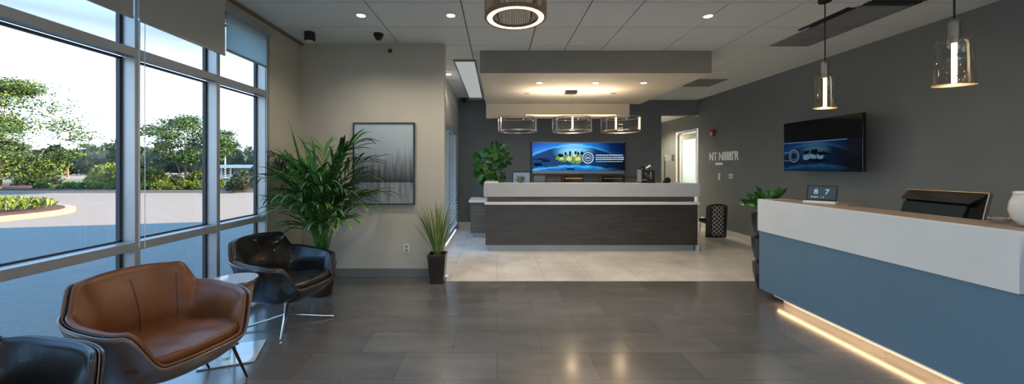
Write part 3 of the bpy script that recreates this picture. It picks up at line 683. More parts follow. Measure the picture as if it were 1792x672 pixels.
b = MB(); leafcluster(b, (gx, 6.5, 1.235), (.05, .05, .04), 90, .045, 3); b.build('succulent', M['tree_leaf2'], t)
# black desktop appliance
Y = 6.5; t = thing('desktop_machine', 'small black boxy machine with knobs and white lever on the far counter', 'machine', (on_desk(1132, Y), Y, 1.175)); xm = on_desk(1132, Y)
MB().box(xm - .11, xm + .12, Y - .05, Y + .12, 1.20, 1.40).build('body', M['black'], t, bevel=.006)
MB().box(xm - .135, xm - .115, Y - .05, Y + .10, 1.19, 1.41).build('side_plate', M['plinth'], t)
MB().box(xm + .035, xm + .06, Y - .055, Y - .05, 1.25, 1.37).box(xm - .1, xm - .02, Y - .055, Y - .05, 1.225, 1.24).build('light_panel', M['grille'], t)
MB().tube([(xm - .05, Y - .05, 1.34), (xm - .05, Y - .085, 1.34)], .018, 14).tube([(xm - .01, Y - .05, 1.30), (xm - .01, Y - .08, 1.30)], .016, 14).build('knob', M['steel'], t)
MB().lathe([(.01, 1.40), (.045, 1.41), (.045, 1.44), (.02, 1.47)], (xm - .07, Y + .02, 0), 20).build('hopper', M['black_gloss'], t)
MB().tube([(xm - .02, Y, 1.43), (xm + .06, Y, 1.48)], [.014, .02]).build('lever', M['ceramic'], t)
MB().tube([(xm + .04, Y, 1.40), (xm + .05, Y, 1.475)], .006).build('lever_post', M['black'], t)
MB().box(xm - .12, xm + .12, Y - .06, Y + .12, 1.176, 1.20).build('base', M['black'], t)
t = thing('desk_ornament', 'small round black ornament at the right end of the far counter', 'ornament', (on_desk(1168, Y), Y, 1.175)); xo = on_desk(1168, Y)
MB().lathe([(.03, 0), (.05, .03), (.05, .06), (.03, .09), (.01, .10)], (xo + .005, Y, 1.176), 18).build('body', M['black_gloss'], t, smooth=True)
MB().lathe([(.012, 0), (.03, .012), (.03, .03), (.012, .045)], (xo - .055, Y, 1.176), 14).build('side_knob', M['black'], t, smooth=True)
# stand in the corridor
t = thing('floor_sign', 'slim pole stand with pale panel in the corridor opening', 'stand', (4.72, 10.3, 0))
MB().lathe([(.14, 0), (.14, .015), (.02, .02)], (4.72, 10.3, 0), 24).build('base', M['dark_metal'], t)
MB().tube([(4.72, 10.3, .015), (4.72, 10.3, 1.74)], .016).build('pole', M['dark_metal'], t)
MB().box(4.72, 4.92, 10.28, 10.3, 1.62, 1.80).build('panel', M['band'], t)
MB().box(4.90, 4.97, 10.25, 10.29, 1.62, 1.80).build('side_box', M['grille'], t)

# ------------------------------------------------------------------ right counter
CX = 2.955
t = thing('reception_counter', 'near right reception counter with white band over blue-grey panel', 'reception counter', (CX + .3, 2.2, 0))
MB().box(CX, CX + .03, 2.07, 4.15, .744, 1.10).box(CX + .03, CX + .38, 4.12, 4.15, .744, 1.10).build('upper_fascia', M['band'], t, bevel=.002)
MB().box(CX + .031, CX + .385, 2.07, 4.119, 1.078, 1.099).build('counter_slab', M['stone'], t, bevel=.002)
MB().box(CX + .012, CX + .06, .2, 4.14, .09, .742).box(CX + .06, CX + .8, 4.10, 4.14, .09, .742).build('front_panel', M['bluepanel'], t)
MB().box(CX + .045, CX + .37, .2, 2.066, .745, 1.06).build('end_block', M['greydark'], t)
MB().box(CX + .04, CX + .45, .2, 2.066, 1.062, 1.10).build('end_top', M['white_gloss'], t, bevel=.003)
MB().box(CX + .061, CX + .10, 2.07, 4.09, .745, 1.075).build('inner_wall', M['white'], t)
MB().box(CX + .14, CX + .20, .2, 3.95, 0, .088).build('plinth', M['white'], t)
MB().box(CX + .05, CX + .075, .2, 3.92, .072, .088).build('led_strip', M['warm_led'], t)
MB().box(CX + .012, CX + .05, .2, 3.92, .080, .0895).build('bottom_lip', M['white_gloss'], t)
MB().box(CX + .21, CX + 1.2, .2, 3.95, .715, .745).box(CX + .21, CX + 1.15, 3.9, 3.94, 0, .715).box(CX + .21, CX + 1.15, .22, .26, 0, .715).build('worktop', M['white_gloss'], t)

# tablet on counter
c0 = Vector((3.18, 3.77, 1.1)); c1 = Vector((3.315, 3.60, 1.1)); ux = (c1 - c0).normalized(); wv = (c1 - c0).length
bk = Vector((-ux.y, ux.x, 0))      # away from the visitor
if bk.x < 0: bk = -bk
t = thing('tablet_display', 'small tilted tablet showing white digits on the right counter', 'tablet', (3.24, 3.68, 1.1))
def TP(u, v, d=0):       # u across, v up the tilted screen, d toward viewer
    upv = (Vector((0, 0, 1)) * .92 + bk * .38).normalized(); nn = -(bk * .92 - Vector((0, 0, 1)) * .38).normalized()
    return c0 + ux * u + upv * (v + .025) + nn * d - bk * -.0
def quadbox(mb, u0, u1, v0, v1, d0, d1):
    vs_ = [TP(u, v, d) for d in (d0, d1) for v in (v0, v1) for u in (u0, u1)]
    mb.add(vs_, [(0, 2, 3, 1), (4, 5, 7, 6), (0, 1, 5, 4), (2, 6, 7, 3), (0, 4, 6, 2), (1, 3, 7, 5)]); return mb
quadbox(MB(), 0, wv + .02, 0, .165, -.01, 0).build('housing', M['black'], t)
quadbox(MB(), .012, wv + .008, .014, .153, 0, .001).build('screen', mat('tablet_screen', (.03, .04, .05), .2, emit=(.02, .04, .07), estr=.7), t)
b = MB()
Rt = Matrix.Identity(4); upv = (TP(0, 1) - TP(0, 0)).normalized(); nn = (TP(0, 0, 1) - TP(0, 0, 0)).normalized()
for s_, u, v, z_ in (('8', .055, .07, .075), ('7', .14, .07, .075), ('NIIIIIIII  I IIII', .035, .03, .022)):
    o_ = TP(u, v, .003); xf = Matrix(((ux.x, upv.x, nn.x, o_.x), (ux.y, upv.y, nn.y, o_.y), (ux.z, upv.z, nn.z, o_.z), (0, 0, 0, 1))); text_mb(b, s_, z_, xf, .0003)
b.build('digits', emis('tablet_digits', (.55, .75, .8), .8), t)
cb = (c0 + c1) / 2 + ux * .01; R3 = Matrix((ux, bk, (0, 0, 1))).transposed()
MB().cbox(cb + Vector((0, 0, .011)) + bk * -.02, (wv + .03, .15, .020), R3).build('base', M['white_gloss'], t, bevel=.003)
MB().cbox(cb + Vector((0, 0, .035)) + bk * .03, (.05, .02, .05), R3).build('hinge', M['black'], t)
t = thing('wooden_box', 'small flat brown wooden box beside the tablet on right counter', 'box', (3.28, 3.42, 1.1)); MB().box(3.24, 3.33, 3.38, 3.50, 1.1, 1.118).build('body', M['stone'], t, bevel=.002); MB().box(3.238, 3.332, 3.378, 3.502, 1.118, 1.124).build('lid', M['tan_pipe'], t)

# big black monitor behind the counter
A = Vector((3.77, 3.35, 0)); B = Vector((3.86, 2.87, 0)); uu = (B - A).normalized(); bb = Vector((-uu.y, uu.x, 0))
if bb.x < 0: bb = -bb
WM = (B - A).length
t = thing('black_monitor', 'wide glossy black monitor with thin gold edge behind the right counter', 'monitor', (3.85, 3.08, .745))
def MP(u, v, d, tilt=.35):     # u 0..1 across, v metres down from the top edge
    return A + uu * (u * WM) + Vector((0, 0, 1.255)) + (Vector((0, 0, -1)) - bb * tilt).normalized() * v - (bb - Vector((0, 0, 1)) * tilt).normalized() * d
def qb(mb, pts, th):
    vs_ = [MP(u, v, d) for u, v, d in pts] + [MP(u, v, d - th) for u, v, d in pts]; n = len(pts)
    mb.add(vs_, [tuple(range(n)), tuple(range(2 * n - 1, n - 1, -1))] + [(i, i + n, (i + 1) % n + n, (i + 1) % n) for i in range(n)]); return mb
qb(MB(), [(0, 0, 0), (1, 0, 0), (1, .36, 0), (0, .36, 0)], .03).build('back_panel', M['black_gloss'], t)
qb(MB(), [(-.02, .0, .004), (0, .0, .004), (1, 0, .004), (1.02, -.006, .004), (-.02, -.006, .004)], .035).build('gold_edge', M['gold'], t)
qb(MB(), [(1.0, 0, .004), (1.015, 0, .004), (1.015, .36, .004), (1.0, .36, .004)], .035).build('side_edge', M['steel'], t)
b = MB(); b.add([MP(0, .004, .002), MP(1, .004, .002), MP(.86, .11, .05), MP(-.02, .095, .05), MP(0, .02, -.02), MP(.98, .02, -.02), MP(.84, .115, .03), MP(-.03, .10, .03)], [(0, 1, 2, 3), (7, 6, 5, 4), (0, 3, 7, 4), (1, 5, 6, 2), (2, 6, 7, 3), (0, 4, 5, 1)])
b.build('visor', M['black'], t)
qb(MB(), [(.0, .11, .025), (.82, .12, .025), (.78, .33, .025), (0, .33, .025)], .02).build('screen', M['teal'], t)
MB().tube([MP(.5, .3, -.02), (MP(.5, .36, -.02).x + .05, MP(.5, .36, -.02).y, .76)], .03).build('neck', M['black'], t)
MB().cbox((3.88, 3.08, .755), (.22, .26, .018)).build('foot', M['black'], t)

# vase and dish
t = thing('white_vase', 'round glossy white vase at the near end of the right counter', 'vase', (3.285, 2.2, 1.10))
MB().lathe([(.06, 0), (.09, .012), (.118, .05), (.128, .10), (.122, .15), (.105, .20), (.108, .215), (.10, .215), (.097, .20), (.114, .15), (.12, .10), (.11, .055), (.08, .02), (.01, .016)], (3.285, 2.2, 1.10), 48).build('body', M['ceramic'], t, smooth=True)
MB().lathe([(.103, .198), (.109, .20), (.109, .204), (.103, .206)], (3.285, 2.2, 1.10), 48, closed=True).build('rim_band', M['white_gloss'], t, smooth=True)
t = thing('glass_dish', 'small shallow glass dish on counter beside the white vase', 'dish', (3.28, 2.38, 1.10))
MB().lathe([(.03, 0), (.045, .004), (.05, .03), (.047, .03), (.042, .008), (.01, .005)], (3.275, 2.385, 1.101), 32).build('bowl', M['clear'], t, smooth=True)
MB().lathe([(.047, .028), (.052, .028), (.052, .034), (.047, .034)], (3.275, 2.385, 1.101), 32, closed=True).build('rim', M['chrome'], t, smooth=True)

# ------------------------------------------------------------------ pendants over the right counter
def pendant(x, y, r, label, rot):
    t = thing('pendant_lamp', label, 'pendant lamp', (x, y, 2.03), group='glass pendant lamps over the right counter')
    MB().tube([(x, y, 2.47), (x, y, 3.085)], .0055, 8).build('cable', M['black'], t)
    MB().lathe([(.05, 3.07), (.055, 3.1), (.01, 3.1)], (x, y, 0), 24).build('canopy', M['black'], t)
    MB().lathe([(.012, 2.50), (.028, 2.485), (.031, 2.475), (.031, 2.335), (.026, 2.33)], (x, y, 0), 28).build('socket_tube', M['steel'], t, smooth=False)
    MB().lathe([(.0135, 2.33), (.0135, 2.05)], (x, y, 0), 18).build('light_tube', M['warm'], t)
    cs, sn = math.cos(rot), math.sin(rot)
    def el(rr, z, sq=.62, tilt=.0):
        n = 40; P = []
        for i in range(n):
            a = 2 * PI * i / n; u, v = rr * math.cos(a), rr * sq * math.sin(a)
            P.append((x + u * cs - v * sn, y + u * sn + v * cs, z + tilt * u))
        return P
    b = MB(); rings = []; n = 40
    for rr, z in ((r * .10, 2.365), (r * .6, 2.368), (r * .84, 2.362), (r * .90, 2.34), (r * .93, 2.25), (r, 2.045), (r * 1.0, 2.04), (r * .97, 2.04), (r * .90, 2.25), (r * .87, 2.335), (r * .82, 2.354), (r * .6, 2.36), (r * .12, 2.357)): rings.append(el(rr, z))
    v = [p for q in rings for p in q]; f = []
    for j in range(len(rings) - 1):
        for i in range(n): f.append((j * n + i, j * n + (i + 1) % n, (j + 1) * n + (i + 1) % n, (j + 1) * n + i))
    b.add(v, f); b.build('glass_shade', M['clear'], t, smooth=True)
    b = MB(); b.add(el(r * 1.06, 2.035) + el(r * 1.06, 2.043), [tuple(range(40)), tuple(range(79, 39, -1))] + [(i, (i + 1) % 40, 40 + (i + 1) % 40, 40 + i) for i in range(40)])
    b.build('base_plate', M['gold'], t)
    rnd = random.Random(int(x * 100 + y * 10)); b = MB()
    for k in range(14):
        a = rnd.uniform(0, 2 * PI); q = r * .86; z = 2.06 + rnd.random() ** 2 * .25; u, v_ = q * math.cos(a), q * .62 * math.sin(a); s_ = rnd.uniform(.002, .005)
        b.lathe([(.0005, -s_ * 1.8), (s_, 0), (.0005, s_ * 1.8)], (x + u * cs - v_ * sn, y + u * sn + v_ * cs, z), 6)
    b.build('glass_bubbles', M['gold'], t)
    lamp('pendant_light', 'POINT', (x, y, 1.99), 7, (1, .74, .45), .03, t)
pendant(3.20, 3.57, .110, 'glass pendant lamp hanging beside the wall television', .2)
pendant(3.20, 2.56, .108, 'larger looking glass pendant lamp nearest over the right counter', -.35)

# ring lamp
RX, RY, RZ = .16, 3.2, 2.765; RR = .272
t = thing('ring_lamp', 'round bronze wire drum ceiling lamp with glowing ring', 'ceiling lamp', (RX, RY, RZ))
MB().lathe([(.247, .004), (.247, -.0), (.203, -.0), (.203, .004)], (RX, RY, RZ), 64, closed=True).build('light_ring', M['warm_ring'], t)
MB().lathe([(RR, 0), (RR, .025), (.248, .025), (.248, -.004), (RR - .006, -.004)], (RX, RY, RZ), 64, closed=True).lathe([(.202, -.004), (.202, .02), (.194, .02), (.194, -.004)], (RX, RY, RZ), 64, closed=True).lathe([(RR, .28), (RR, .295), (RR - .02, .295), (RR - .02, .28)], (RX, RY, RZ), 64, closed=True).build('hoop', M['bronze'], t)
b = MB()
for k in range(110):
    a = 2 * PI * k / 110; b.cbox((RX + (RR - .004) * math.cos(a), RY + (RR - .004) * math.sin(a), RZ + .155), (.004, .004, .26))
b.build('wire_shade', M['bronze'], t)
b = MB()
for k in range(60):
    a = 2 * PI * k / 60; b.cbox((RX + .198 * math.cos(a), RY + .198 * math.sin(a), RZ + .09), (.004, .004, .15))
b.build('inner_wires', M['bronze'], t)
b = MB()
for k in range(4):
    a = PI / 4 + PI / 2 * k; b.tube([(RX + .2 * math.cos(a), RY + .2 * math.sin(a), RZ + .02), (RX + (RR - .01) * math.cos(a), RY + (RR - .01) * math.sin(a), RZ + .285)], .006)
    b.tube([(RX + (RR - .01) * math.cos(a), RY + (RR - .01) * math.sin(a), RZ + .287), (RX, RY, RZ + .30)], .006)
b.build('spokes', M['dark_metal'], t)
MB().lathe([(.08, .30), (.08, ZC - RZ)], (RX, RY, RZ), 24).build('canopy', M['dark_metal'], t)
lamp('ring_light', 'AREA', (RX, RY, RZ - .03), 14, (1, .8, .55), .4, t)

# linear bar lamp and glass drums over the far desk
BY = 6.4
t = thing('bar_lamp', 'long slim glowing bar lamp hung under the soffit', 'pendant lamp', (1.29, BY, 2.35))
MB().box(.49, 2.09, BY - .02, BY + .02, 2.352, 2.385).build('housing', M['bronze'], t)
MB().box(.50, 2.08, BY - .022, BY + .015, 2.346, 2.374).build('light_strip', emis('bar_glow', (1, .68, .40), 1.6), t)
_l = lamp('soffit_fill', 'AREA', (1.29, BY, 2.40), 16, (1, .80, .58), 1.5, t, rot=(PI, 0, 0)); _l.data.shape = 'RECTANGLE'; _l.data.size_y = .03  # area light added above the bar to brighten the soffit underside
MB().tube([(1.29, BY, 2.385), (1.29, BY, 2.75)], .004).build('cable', M['steel'], t)
MB().box(1.19, 1.39, BY - .07, BY + .07, 2.74, SZ).build('canopy', M['dark_metal'], t, bevel=.003)
def drum(px, label, strips):
    x = on_desk(px, BY); r = .335; t = thing('glass_drum_lamp', label, 'pendant lamp', (x, BY, 2.07), group='glass drum lamps under the bar')
    MB().lathe([(r, .02), (r, .24), (r - .006, .24), (r - .006, .02)], (x, BY, 2.07), 64, closed=True).build('glass_shade', M['drum_glass'], t, smooth=True)
    MB().lathe([(r + .008, .0), (r + .008, .022), (r - .014, .022), (r - .014, 0)], (x, BY, 2.07), 64, closed=True).lathe([(r + .004, .238), (r + .004, .25), (r - .010, .25), (r - .010, .238)], (x, BY, 2.07), 64, closed=True).build('rim', M['steel'], t)
    b = MB()
    for a in (.12, PI - .12, PI + .5, -.5): MB().cbox((x + r * math.cos(a), BY + r * math.sin(a), 2.19), (.018, .018, .23)).build('post', M['chrome'], t)
    if strips:
        b = MB()
        for dx, dy in strips: b.cbox((x + dx, BY + dy, 2.19), (.022, .022, .21))
        b.build('light_strip', emis('drum_glow', (1, .66, .34), 5), t)
        lamp('drum_light', 'POINT', (x, BY - .0, 2.02), 5, (1, .72, .42), .05, t)
    MB().tube([(x - r, BY, 2.315), (x + r, BY, 2.315)], .004).tube([(x, BY, 2.315), (x, BY, 2.344)], .004).build('hanger', M['dark_metal'], t)
drum(906, 'unlit looking glass drum lamp at the plant end under the bar', [])
drum(1001, 'glass drum lamp with one glowing strip under the bar middle', [(-.05, -.28)])
drum(1086, 'glass drum lamp with two glowing strips at the right end', [(-.16, -.24), (.25, -.2), (.34, -.02)])

# ------------------------------------------------------------------ lounge chairs
def sstep(a, b_, x):
    t_ = max(0, min(1, (x - a) / (b_ - a))); return t_ * t_ * (3 - 2 * t_)
A_, B_ = .37, .41
def Hrim(al):      # al measured from the back, 0..pi
    h = .80 - .015 * sstep(0, .6, al)
    h -= .14 * sstep(.66, .95, al); h -= .05 * sstep(.98, 2.05, al); h -= .205 * sstep(2.08, 2.62, al)
    return h
def plan(al_full, s=1.0):
    c, n_ = math.cos(al_full), math.sin(al_full); ex = 2 / 3.1
    x = -A_ * math.copysign(abs(c) ** ex, c); y = B_ * math.copysign(abs(n_) ** ex, n_)
    if x > 0: y *= 1 - .20 * (x / A_) ** 2
    if x < 0: y *= 1 - .10 * (x / A_) ** 4
    return x * s, y * s
Z0 = .27
def shellp(al, h, inset=0.0, dz=0.0):
    H = Hrim(abs(((al + PI) % (2 * PI)) - PI)); S_ = .62 + .38 * (max(h, 0) ** .62)
    x, y = plan(al, S_ * (1 - inset / .37)); z = Z0 + (H - Z0) * h + dz
    x -= .06 * sstep(.45, .82, z) * (1 if x < 0 else 0) * abs(math.cos(al)) ** 2
    return (x, y, z)
def lounge_chair(name, label, loc, rz, lm, sm, legs, group):
    t = thing(name, label, 'armchair', loc, rz, group)
    def outer(u, v):
        al = 2 * PI * u
        if v < .8: return shellp(al, 1 - v / .8)
        k = (v - .8) / .2; x, y, z = shellp(al, 0); return (x * (1 - k * .98), y * (1 - k * .98), z - .02 * math.sin(k * PI / 2))
    MB().grid(outer, 96, 22, True).build('shell', sm, t, world=False, smooth=True, solid=.012)
    MB().tube([shellp(2 * PI * i / 96, 1, .0, .001) for i in range(96)], .006, 8, True).build('rim_trim', sm, t, world=False, smooth=True)
    def inner(u, v):
        al = 2 * PI * u; H = Hrim(abs(((al + PI) % (2 * PI)) - PI)); hmin = max(0, (.36 - Z0) / (H - Z0)); h = 1 - v * (1 - hmin)
        x, y, z = shellp(al, h, .030 + .03 * math.sin(min(1, v * 1.2) * PI) * (H > .5), 0)
        wr = noise.noise(Vector((x * 6, y * 6, z * 7))) * .007 * math.sin(v * PI)
        return (x * (1 + wr * 3), y * (1 + wr * 3), z + (.012 if v == 0 else 0))
    MB().grid(inner, 96, 18, True).build('lining', lm, t, world=False, smooth=True, solid=.02)
    MB().tube([shellp(2 * PI * i / 96, 1, .027, .005) for i in range(96)], .010, 8, True).build('padded_edge', lm, t, world=False, smooth=True)
    MB().tube([shellp(2 * PI * i / 96, 1, .012, .006) for i in range(96)], .003, 6, True).build('piping', M['black'] if lm is M['brown'] else M['tan_pipe'], t, world=False, smooth=True)
    def cush(u, v):
        al = 2 * PI * u; H = .42
        if v < .25: k = v / .25; rad = .90 + .06 * math.sin(k * PI / 2); z = .355 + .05 * k
        elif v < .45: k = (v - .25) / .2; rad = .96 - .05 * (1 - math.cos(k * PI / 2)); z = .405 + .025 * math.sin(k * PI / 2)
        else: k = (v - .45) / .55; rad = .91 * (1 - k) + .001; z = .43 + .012 * math.sin(k * PI / 2)
        x, y = plan(al, rad * .86); x = x + .028
        z += .02 * (x / .37) if x > 0 else .03 * x / .37
        z += noise.noise(Vector((x * 5, y * 9, 1.7))) * .012 * (1 if v > .4 else 0)
        return (x, y, z)
    cu = MB().grid(cush, 72, 26, True).build('seat_cushion', lm, t, world=False, smooth=True)
    ring = []
    for i in range(72):
        x, y, z = cush(i / 72, .45); ring.append((x, y, z + .001))
    MB().tube(ring, .0035, 6, True).build('cushion_piping', M['tan_pipe'], cu, world=False, smooth=True)
    # seams on the back lining
    for al in (.0, .62):
        pts = []
        for k in range(2, 15):
            x, y, z = inner((al / (2 * PI)) % 1.0, k / 16); q = .955; pts.append((x * q, y * q, z))
        MB().tube(pts, .0016, 6).build('seam', M['seam'], t, world=False)
    for al in (-1.15, -1.5): 
        x, y, z = shellp(al, .62); MB().lathe([(.001, -.006), (.007, -.002), (.007, .002), (.001, .006)], (x, y - .008, z), 12).build('stud', M['chrome'], t, world=False, smooth=True)
    if legs == 'four':
        for sx in (-1, 1):
            for sy in (-1, 1): MB().tube([(sx * .19, sy * .25, .285), (sx * .18, sy * .365, .004)], [.010, .007], 10).build('leg', M['dark_metal'], t, world=False)
        MB().tube([(-.20, -.29, .275), (0, 0, .262), (.20, .29, .275)], .008).tube([(-.20, .29, .275), (0, 0, .262), (.20, -.29, .275)], .008).build('under_frame', M['dark_metal'], t, world=False)
    else:
        MB().lathe([(.10, .262), (.10, .25), (.025, .245)], (0, 0, 0), 24).build('mounting_plate', M['chrome'], t, world=False)
        MB().tube([(-.03, 0, .25), (-.03, 0, .07)], .014, 12).build('column', M['chrome'], t, world=False)
        for a in (-.95, .55, 2.2, 3.9):
            fx, fy = .40 * math.cos(a), .40 * math.sin(a)
            MB().tube([(-.03, 0, .08), (fx, fy, .012)], [.012, .009], 10).build('leg', M['chrome'], t, world=False)
        fx, fy = .40 * math.cos(-.95), .40 * math.sin(-.95)
        MB().tube([(.06, -.05, .25), (fx, fy, .015)], .009, 10).build('brace', M['chrome'], t, world=False)
    return t
lounge_chair('lounge_chair', 'cognac brown leather tub armchair by the window wall', (-2.02, 2.25, 0), math.radians(-17), M['brown'], M['brown_shell'], 'four', 'tub armchairs along the window')
lounge_chair('lounge_chair', 'black leather tub armchair on chrome star base before the tall palm', (-1.97, 3.44, 0), math.radians(-13), M['black_leather'], M['black_shell'], 'star', 'tub armchairs along the window')
lounge_chair('lounge_chair', 'black leather tub armchair cut off at the near corner', (-2.10, 1.385, 0), math.radians(-3), M['black_leather'], M['black_shell'], 'four', 'tub armchairs along the window')

# side table
TXc, TYc = -2.05, 2.85
t = thing('side_table', 'round pale topped side table with ribbed tan drum between armchairs', 'side table', (TXc, TYc, 0))
MB().lathe([(.155, .572), (.160, .578), (.160, .590), (.155, .594), (.001, .594)], (TXc, TYc, 0), 48).build('table_top', M['tabletop'], t)
MB().lathe([(.161, .575), (.164, .578), (.164, .592), (.161, .595)], (TXc, TYc, 0), 48, closed=True).build('rim', M['chrome'], t)
prof = []
for k in range(12): prof += [(.128 - k * .002, .57 - k * .018), (.134 - k * .002, .562 - k * .018), (.128 - k * .002, .555 - k * .018)]
MB().lathe(prof, (TXc, TYc, 0), 40).build('ribbed_drum', M['rattan'], t)
MB().lathe([(.012, .36), (.012, .012)], (TXc, TYc, 0), 20).build('stem', M['chrome'], t)
Rq = Matrix.Rotation(.35, 3, 'Z')
MB().cbox((TXc, TYc + .0, .008), (.36, .36, .010), Rq).build('base_plate', M['tabletop'], t, bevel=.002)
t = thing('glass_tumbler', 'small clear glass tumbler on the side table base plate', 'glass', (TXc + .0, TYc - .09, .0135))
MB().lathe([(.025, 0), (.034, .004), (.038, .085), (.035, .085), (.031, .01), (.001, .008)], (TXc + .0, TYc - .09, .0135), 24).build('body', M['clear'], t, smooth=True)
MB().lathe([(.035, .083), (.039, .083), (.039, .088), (.035, .088)], (TXc + .0, TYc - .09, .0135), 24, closed=True).build('rim', M['chrome'], t)

# ------------------------------------------------------------------ indoor plants
def blade(mb, p0, d0, L, wid, droop, side=None, n=7, fold=.25, twist=0):
    p = Vector(p0); d = Vector(d0).normalized(); st = L / n
    sd_ = side or d.cross(Vector((0, 0, 1)))
    if sd_.length < .01: sd_ = Vector((1, 0, 0))
    sd_ = sd_.normalized(); pts = []
    for i in range(n + 1):
        k = i / n; w_ = wid * (math.sin(min(1, k * 1.35 + .12) * PI * .5) if k < .6 else (1 - ((k - .6) / .4) ** 1.6)) ; w_ = max(w_, .0006)
        nn = sd_.cross(d).normalized(); pts += [p - sd_ * w_ / 2 + nn * w_ * fold, p.copy(), p + sd_ * w_ / 2 + nn * w_ * fold]
        p = p + d * st; d = (d + Vector((0, 0, -droop * st / L * 1.6 * (k + .3)))).normalized(); sd_ = (sd_ - d * sd_.dot(d)).normalized()
    mb.add(pts, [f for i in range(n) for f in ((i * 3, i * 3 + 1, i * 3 + 4, i * 3 + 3), (i * 3 + 1, i * 3 + 2, i * 3 + 5, i * 3 + 4))])
PX, PY = -2.02, 4.2
t = thing('potted_palm', 'tall potted palm with long arching leaves in the corner before beige wall', 'potted plant', (PX, PY, 0))
MB().lathe([(.10, 0), (.115, .01), (.16, .34), (.165, .36), (.15, .36), (.14, .32)], (PX, PY, 0), 32).build('pot', M['pot_brown'], t)
MB().lathe([(.13, .31), (.12, .335), (.02, .345)], (PX, PY, 0), 24).build('soil', M['soil'], t)
rnd = random.Random(11)
stems = MB(); fro = MB(); fro2 = MB()
def frond(base, tip, sag, n_leaf, LL, wid, mb):
    base = Vector(base); tip = Vector(tip); pts = []
    N = 14
    for i in range(N + 1):
        k = i / N; p = base.lerp(tip, k); p.z = base.z + (tip.z - base.z) * (1 - (1 - k) ** 1.7) - sag * k * k; 
        q = k ** 1.6; p.x = base.x + (tip.x - base.x) * q; p.y = base.y + (tip.y - base.y) * q; pts.append(p)
    stems.tube(pts, [.009 * (1 - .75 * i / N) for i in range(N + 1)], 6)
    for j in range(n_leaf):
        k = .42 + .58 * (j + .5) / n_leaf; f_ = k * N; i = min(N - 1, int(f_)); p = pts[i].lerp(pts[i + 1], f_ - i); d = (pts[i + 1] - pts[i]).normalized()
        sv = d.cross(Vector((0, 0, 1)));
        if sv.length < .05: sv = Vector((1, 0, 0))
        sv.normalize()
        for sg in (-1, 1):
            dd = d * (.75 + .6 * k) + sv * sg * (1.0 - .35 * k) + Vector((0, 0, .35 - .15 * rnd.random())) + Vector((rnd.uniform(-.2, .2), rnd.uniform(-.2, .2), rnd.uniform(-.15, .2)))
            blade(mb, p, dd, LL * rnd.uniform(.75, 1.15) * (1 - .35 * abs(k - .7)), wid * rnd.uniform(.7, 1.2), rnd.uniform(.5, 1.5))
    blade(mb, pts[-1], pts[-1] - pts[-2], LL * .8, wid, .8)
def pp(px, py, Y=PY): return Vector(((px - 870) * Y / F, Y, 1.47 - (py - 291) * Y / F))
tips = [(505, 300, 3.95), (540, 285, 4.3), (590, 270, 4.25), (625, 235, 4.35), (640, 270, 4.1), (480, 300, 4.0), (520, 275, 4.4), (600, 320, 3.9), (560, 310, 3.7), (500, 350, 3.75), (620, 330, 4.2), (540, 340, 3.65), (585, 350, 3.8), (480, 340, 4.1), (640, 300, 4.4)]
tips += [(470, 320, 4.25), (490, 265, 4.2), (515, 325, 3.6), (565, 250, 4.4), (610, 250, 4.2), (635, 345, 3.95), (600, 370, 3.75), (520, 380, 3.7), (550, 290, 3.8), (655, 325, 4.2), (465, 275, 4.3), (560, 375, 3.6)]
for i, (a, c, Y) in enumerate(tips):
    an = rnd.uniform(0, 2 * PI); base = (PX + .05 * math.cos(an), PY + .05 * math.sin(an), .33)
    frond(base, pp(a, c, Y) - Vector((0, 0, .05)), .04, rnd.choice((9, 10, 11)), .36, .034, fro if i % 3 else fro2)
for k in range(26):      # long broad single blades
    an = rnd.uniform(0, 2 * PI); el_ = rnd.uniform(.7, 1.35); r_ = rnd.uniform(0, .10)
    blade(fro2 if k % 2 else fro, (PX + r_ * math.cos(an), PY + r_ * math.sin(an) * .7, rnd.uniform(.8, 1.3)), (math.cos(an) * math.cos(el_), math.sin(an) * math.cos(el_) * .6, math.sin(el_)), rnd.uniform(.45, .75), rnd.uniform(.04, .065), rnd.uniform(.15, 1.3), n=9)
for a, c, z0 in ((503, 205, 1.25), (545, 238, 1.2), (510, 225, 1.2), (530, 240, 1.1)):
    tp = pp(a, c, 4.1); b0 = Vector((PX + (tp.x - PX) * .5, 4.15, z0)); blade(fro2, b0, tp - b0, (tp - b0).length, .06, .0, n=9)
for k in range(14):
    an = 2 * PI * k / 14; stems.tube([(PX + .07 * math.cos(an), PY + .07 * math.sin(an), .33), (PX + .06 * math.cos(an + .3), PY + .06 * math.sin(an + .3), .75), (PX + .13 * math.cos(an + .4), PY + .10 * math.sin(an + .4), 1.2)], [.012, .009, .006], 6)
for q_ in (stems, fro, fro2): q_.v = [(max(x_, XL + .06), min(y_, 4.79), z_) for x_, y_, z_ in q_.v]
stems.build('stems', M['leaf2'], t, smooth=True); fro.build('leaves', M['leaf'], t, smooth=True, recalc=False); fro2.build('light_leaves', M['leaf2'], t, smooth=True, recalc=False)

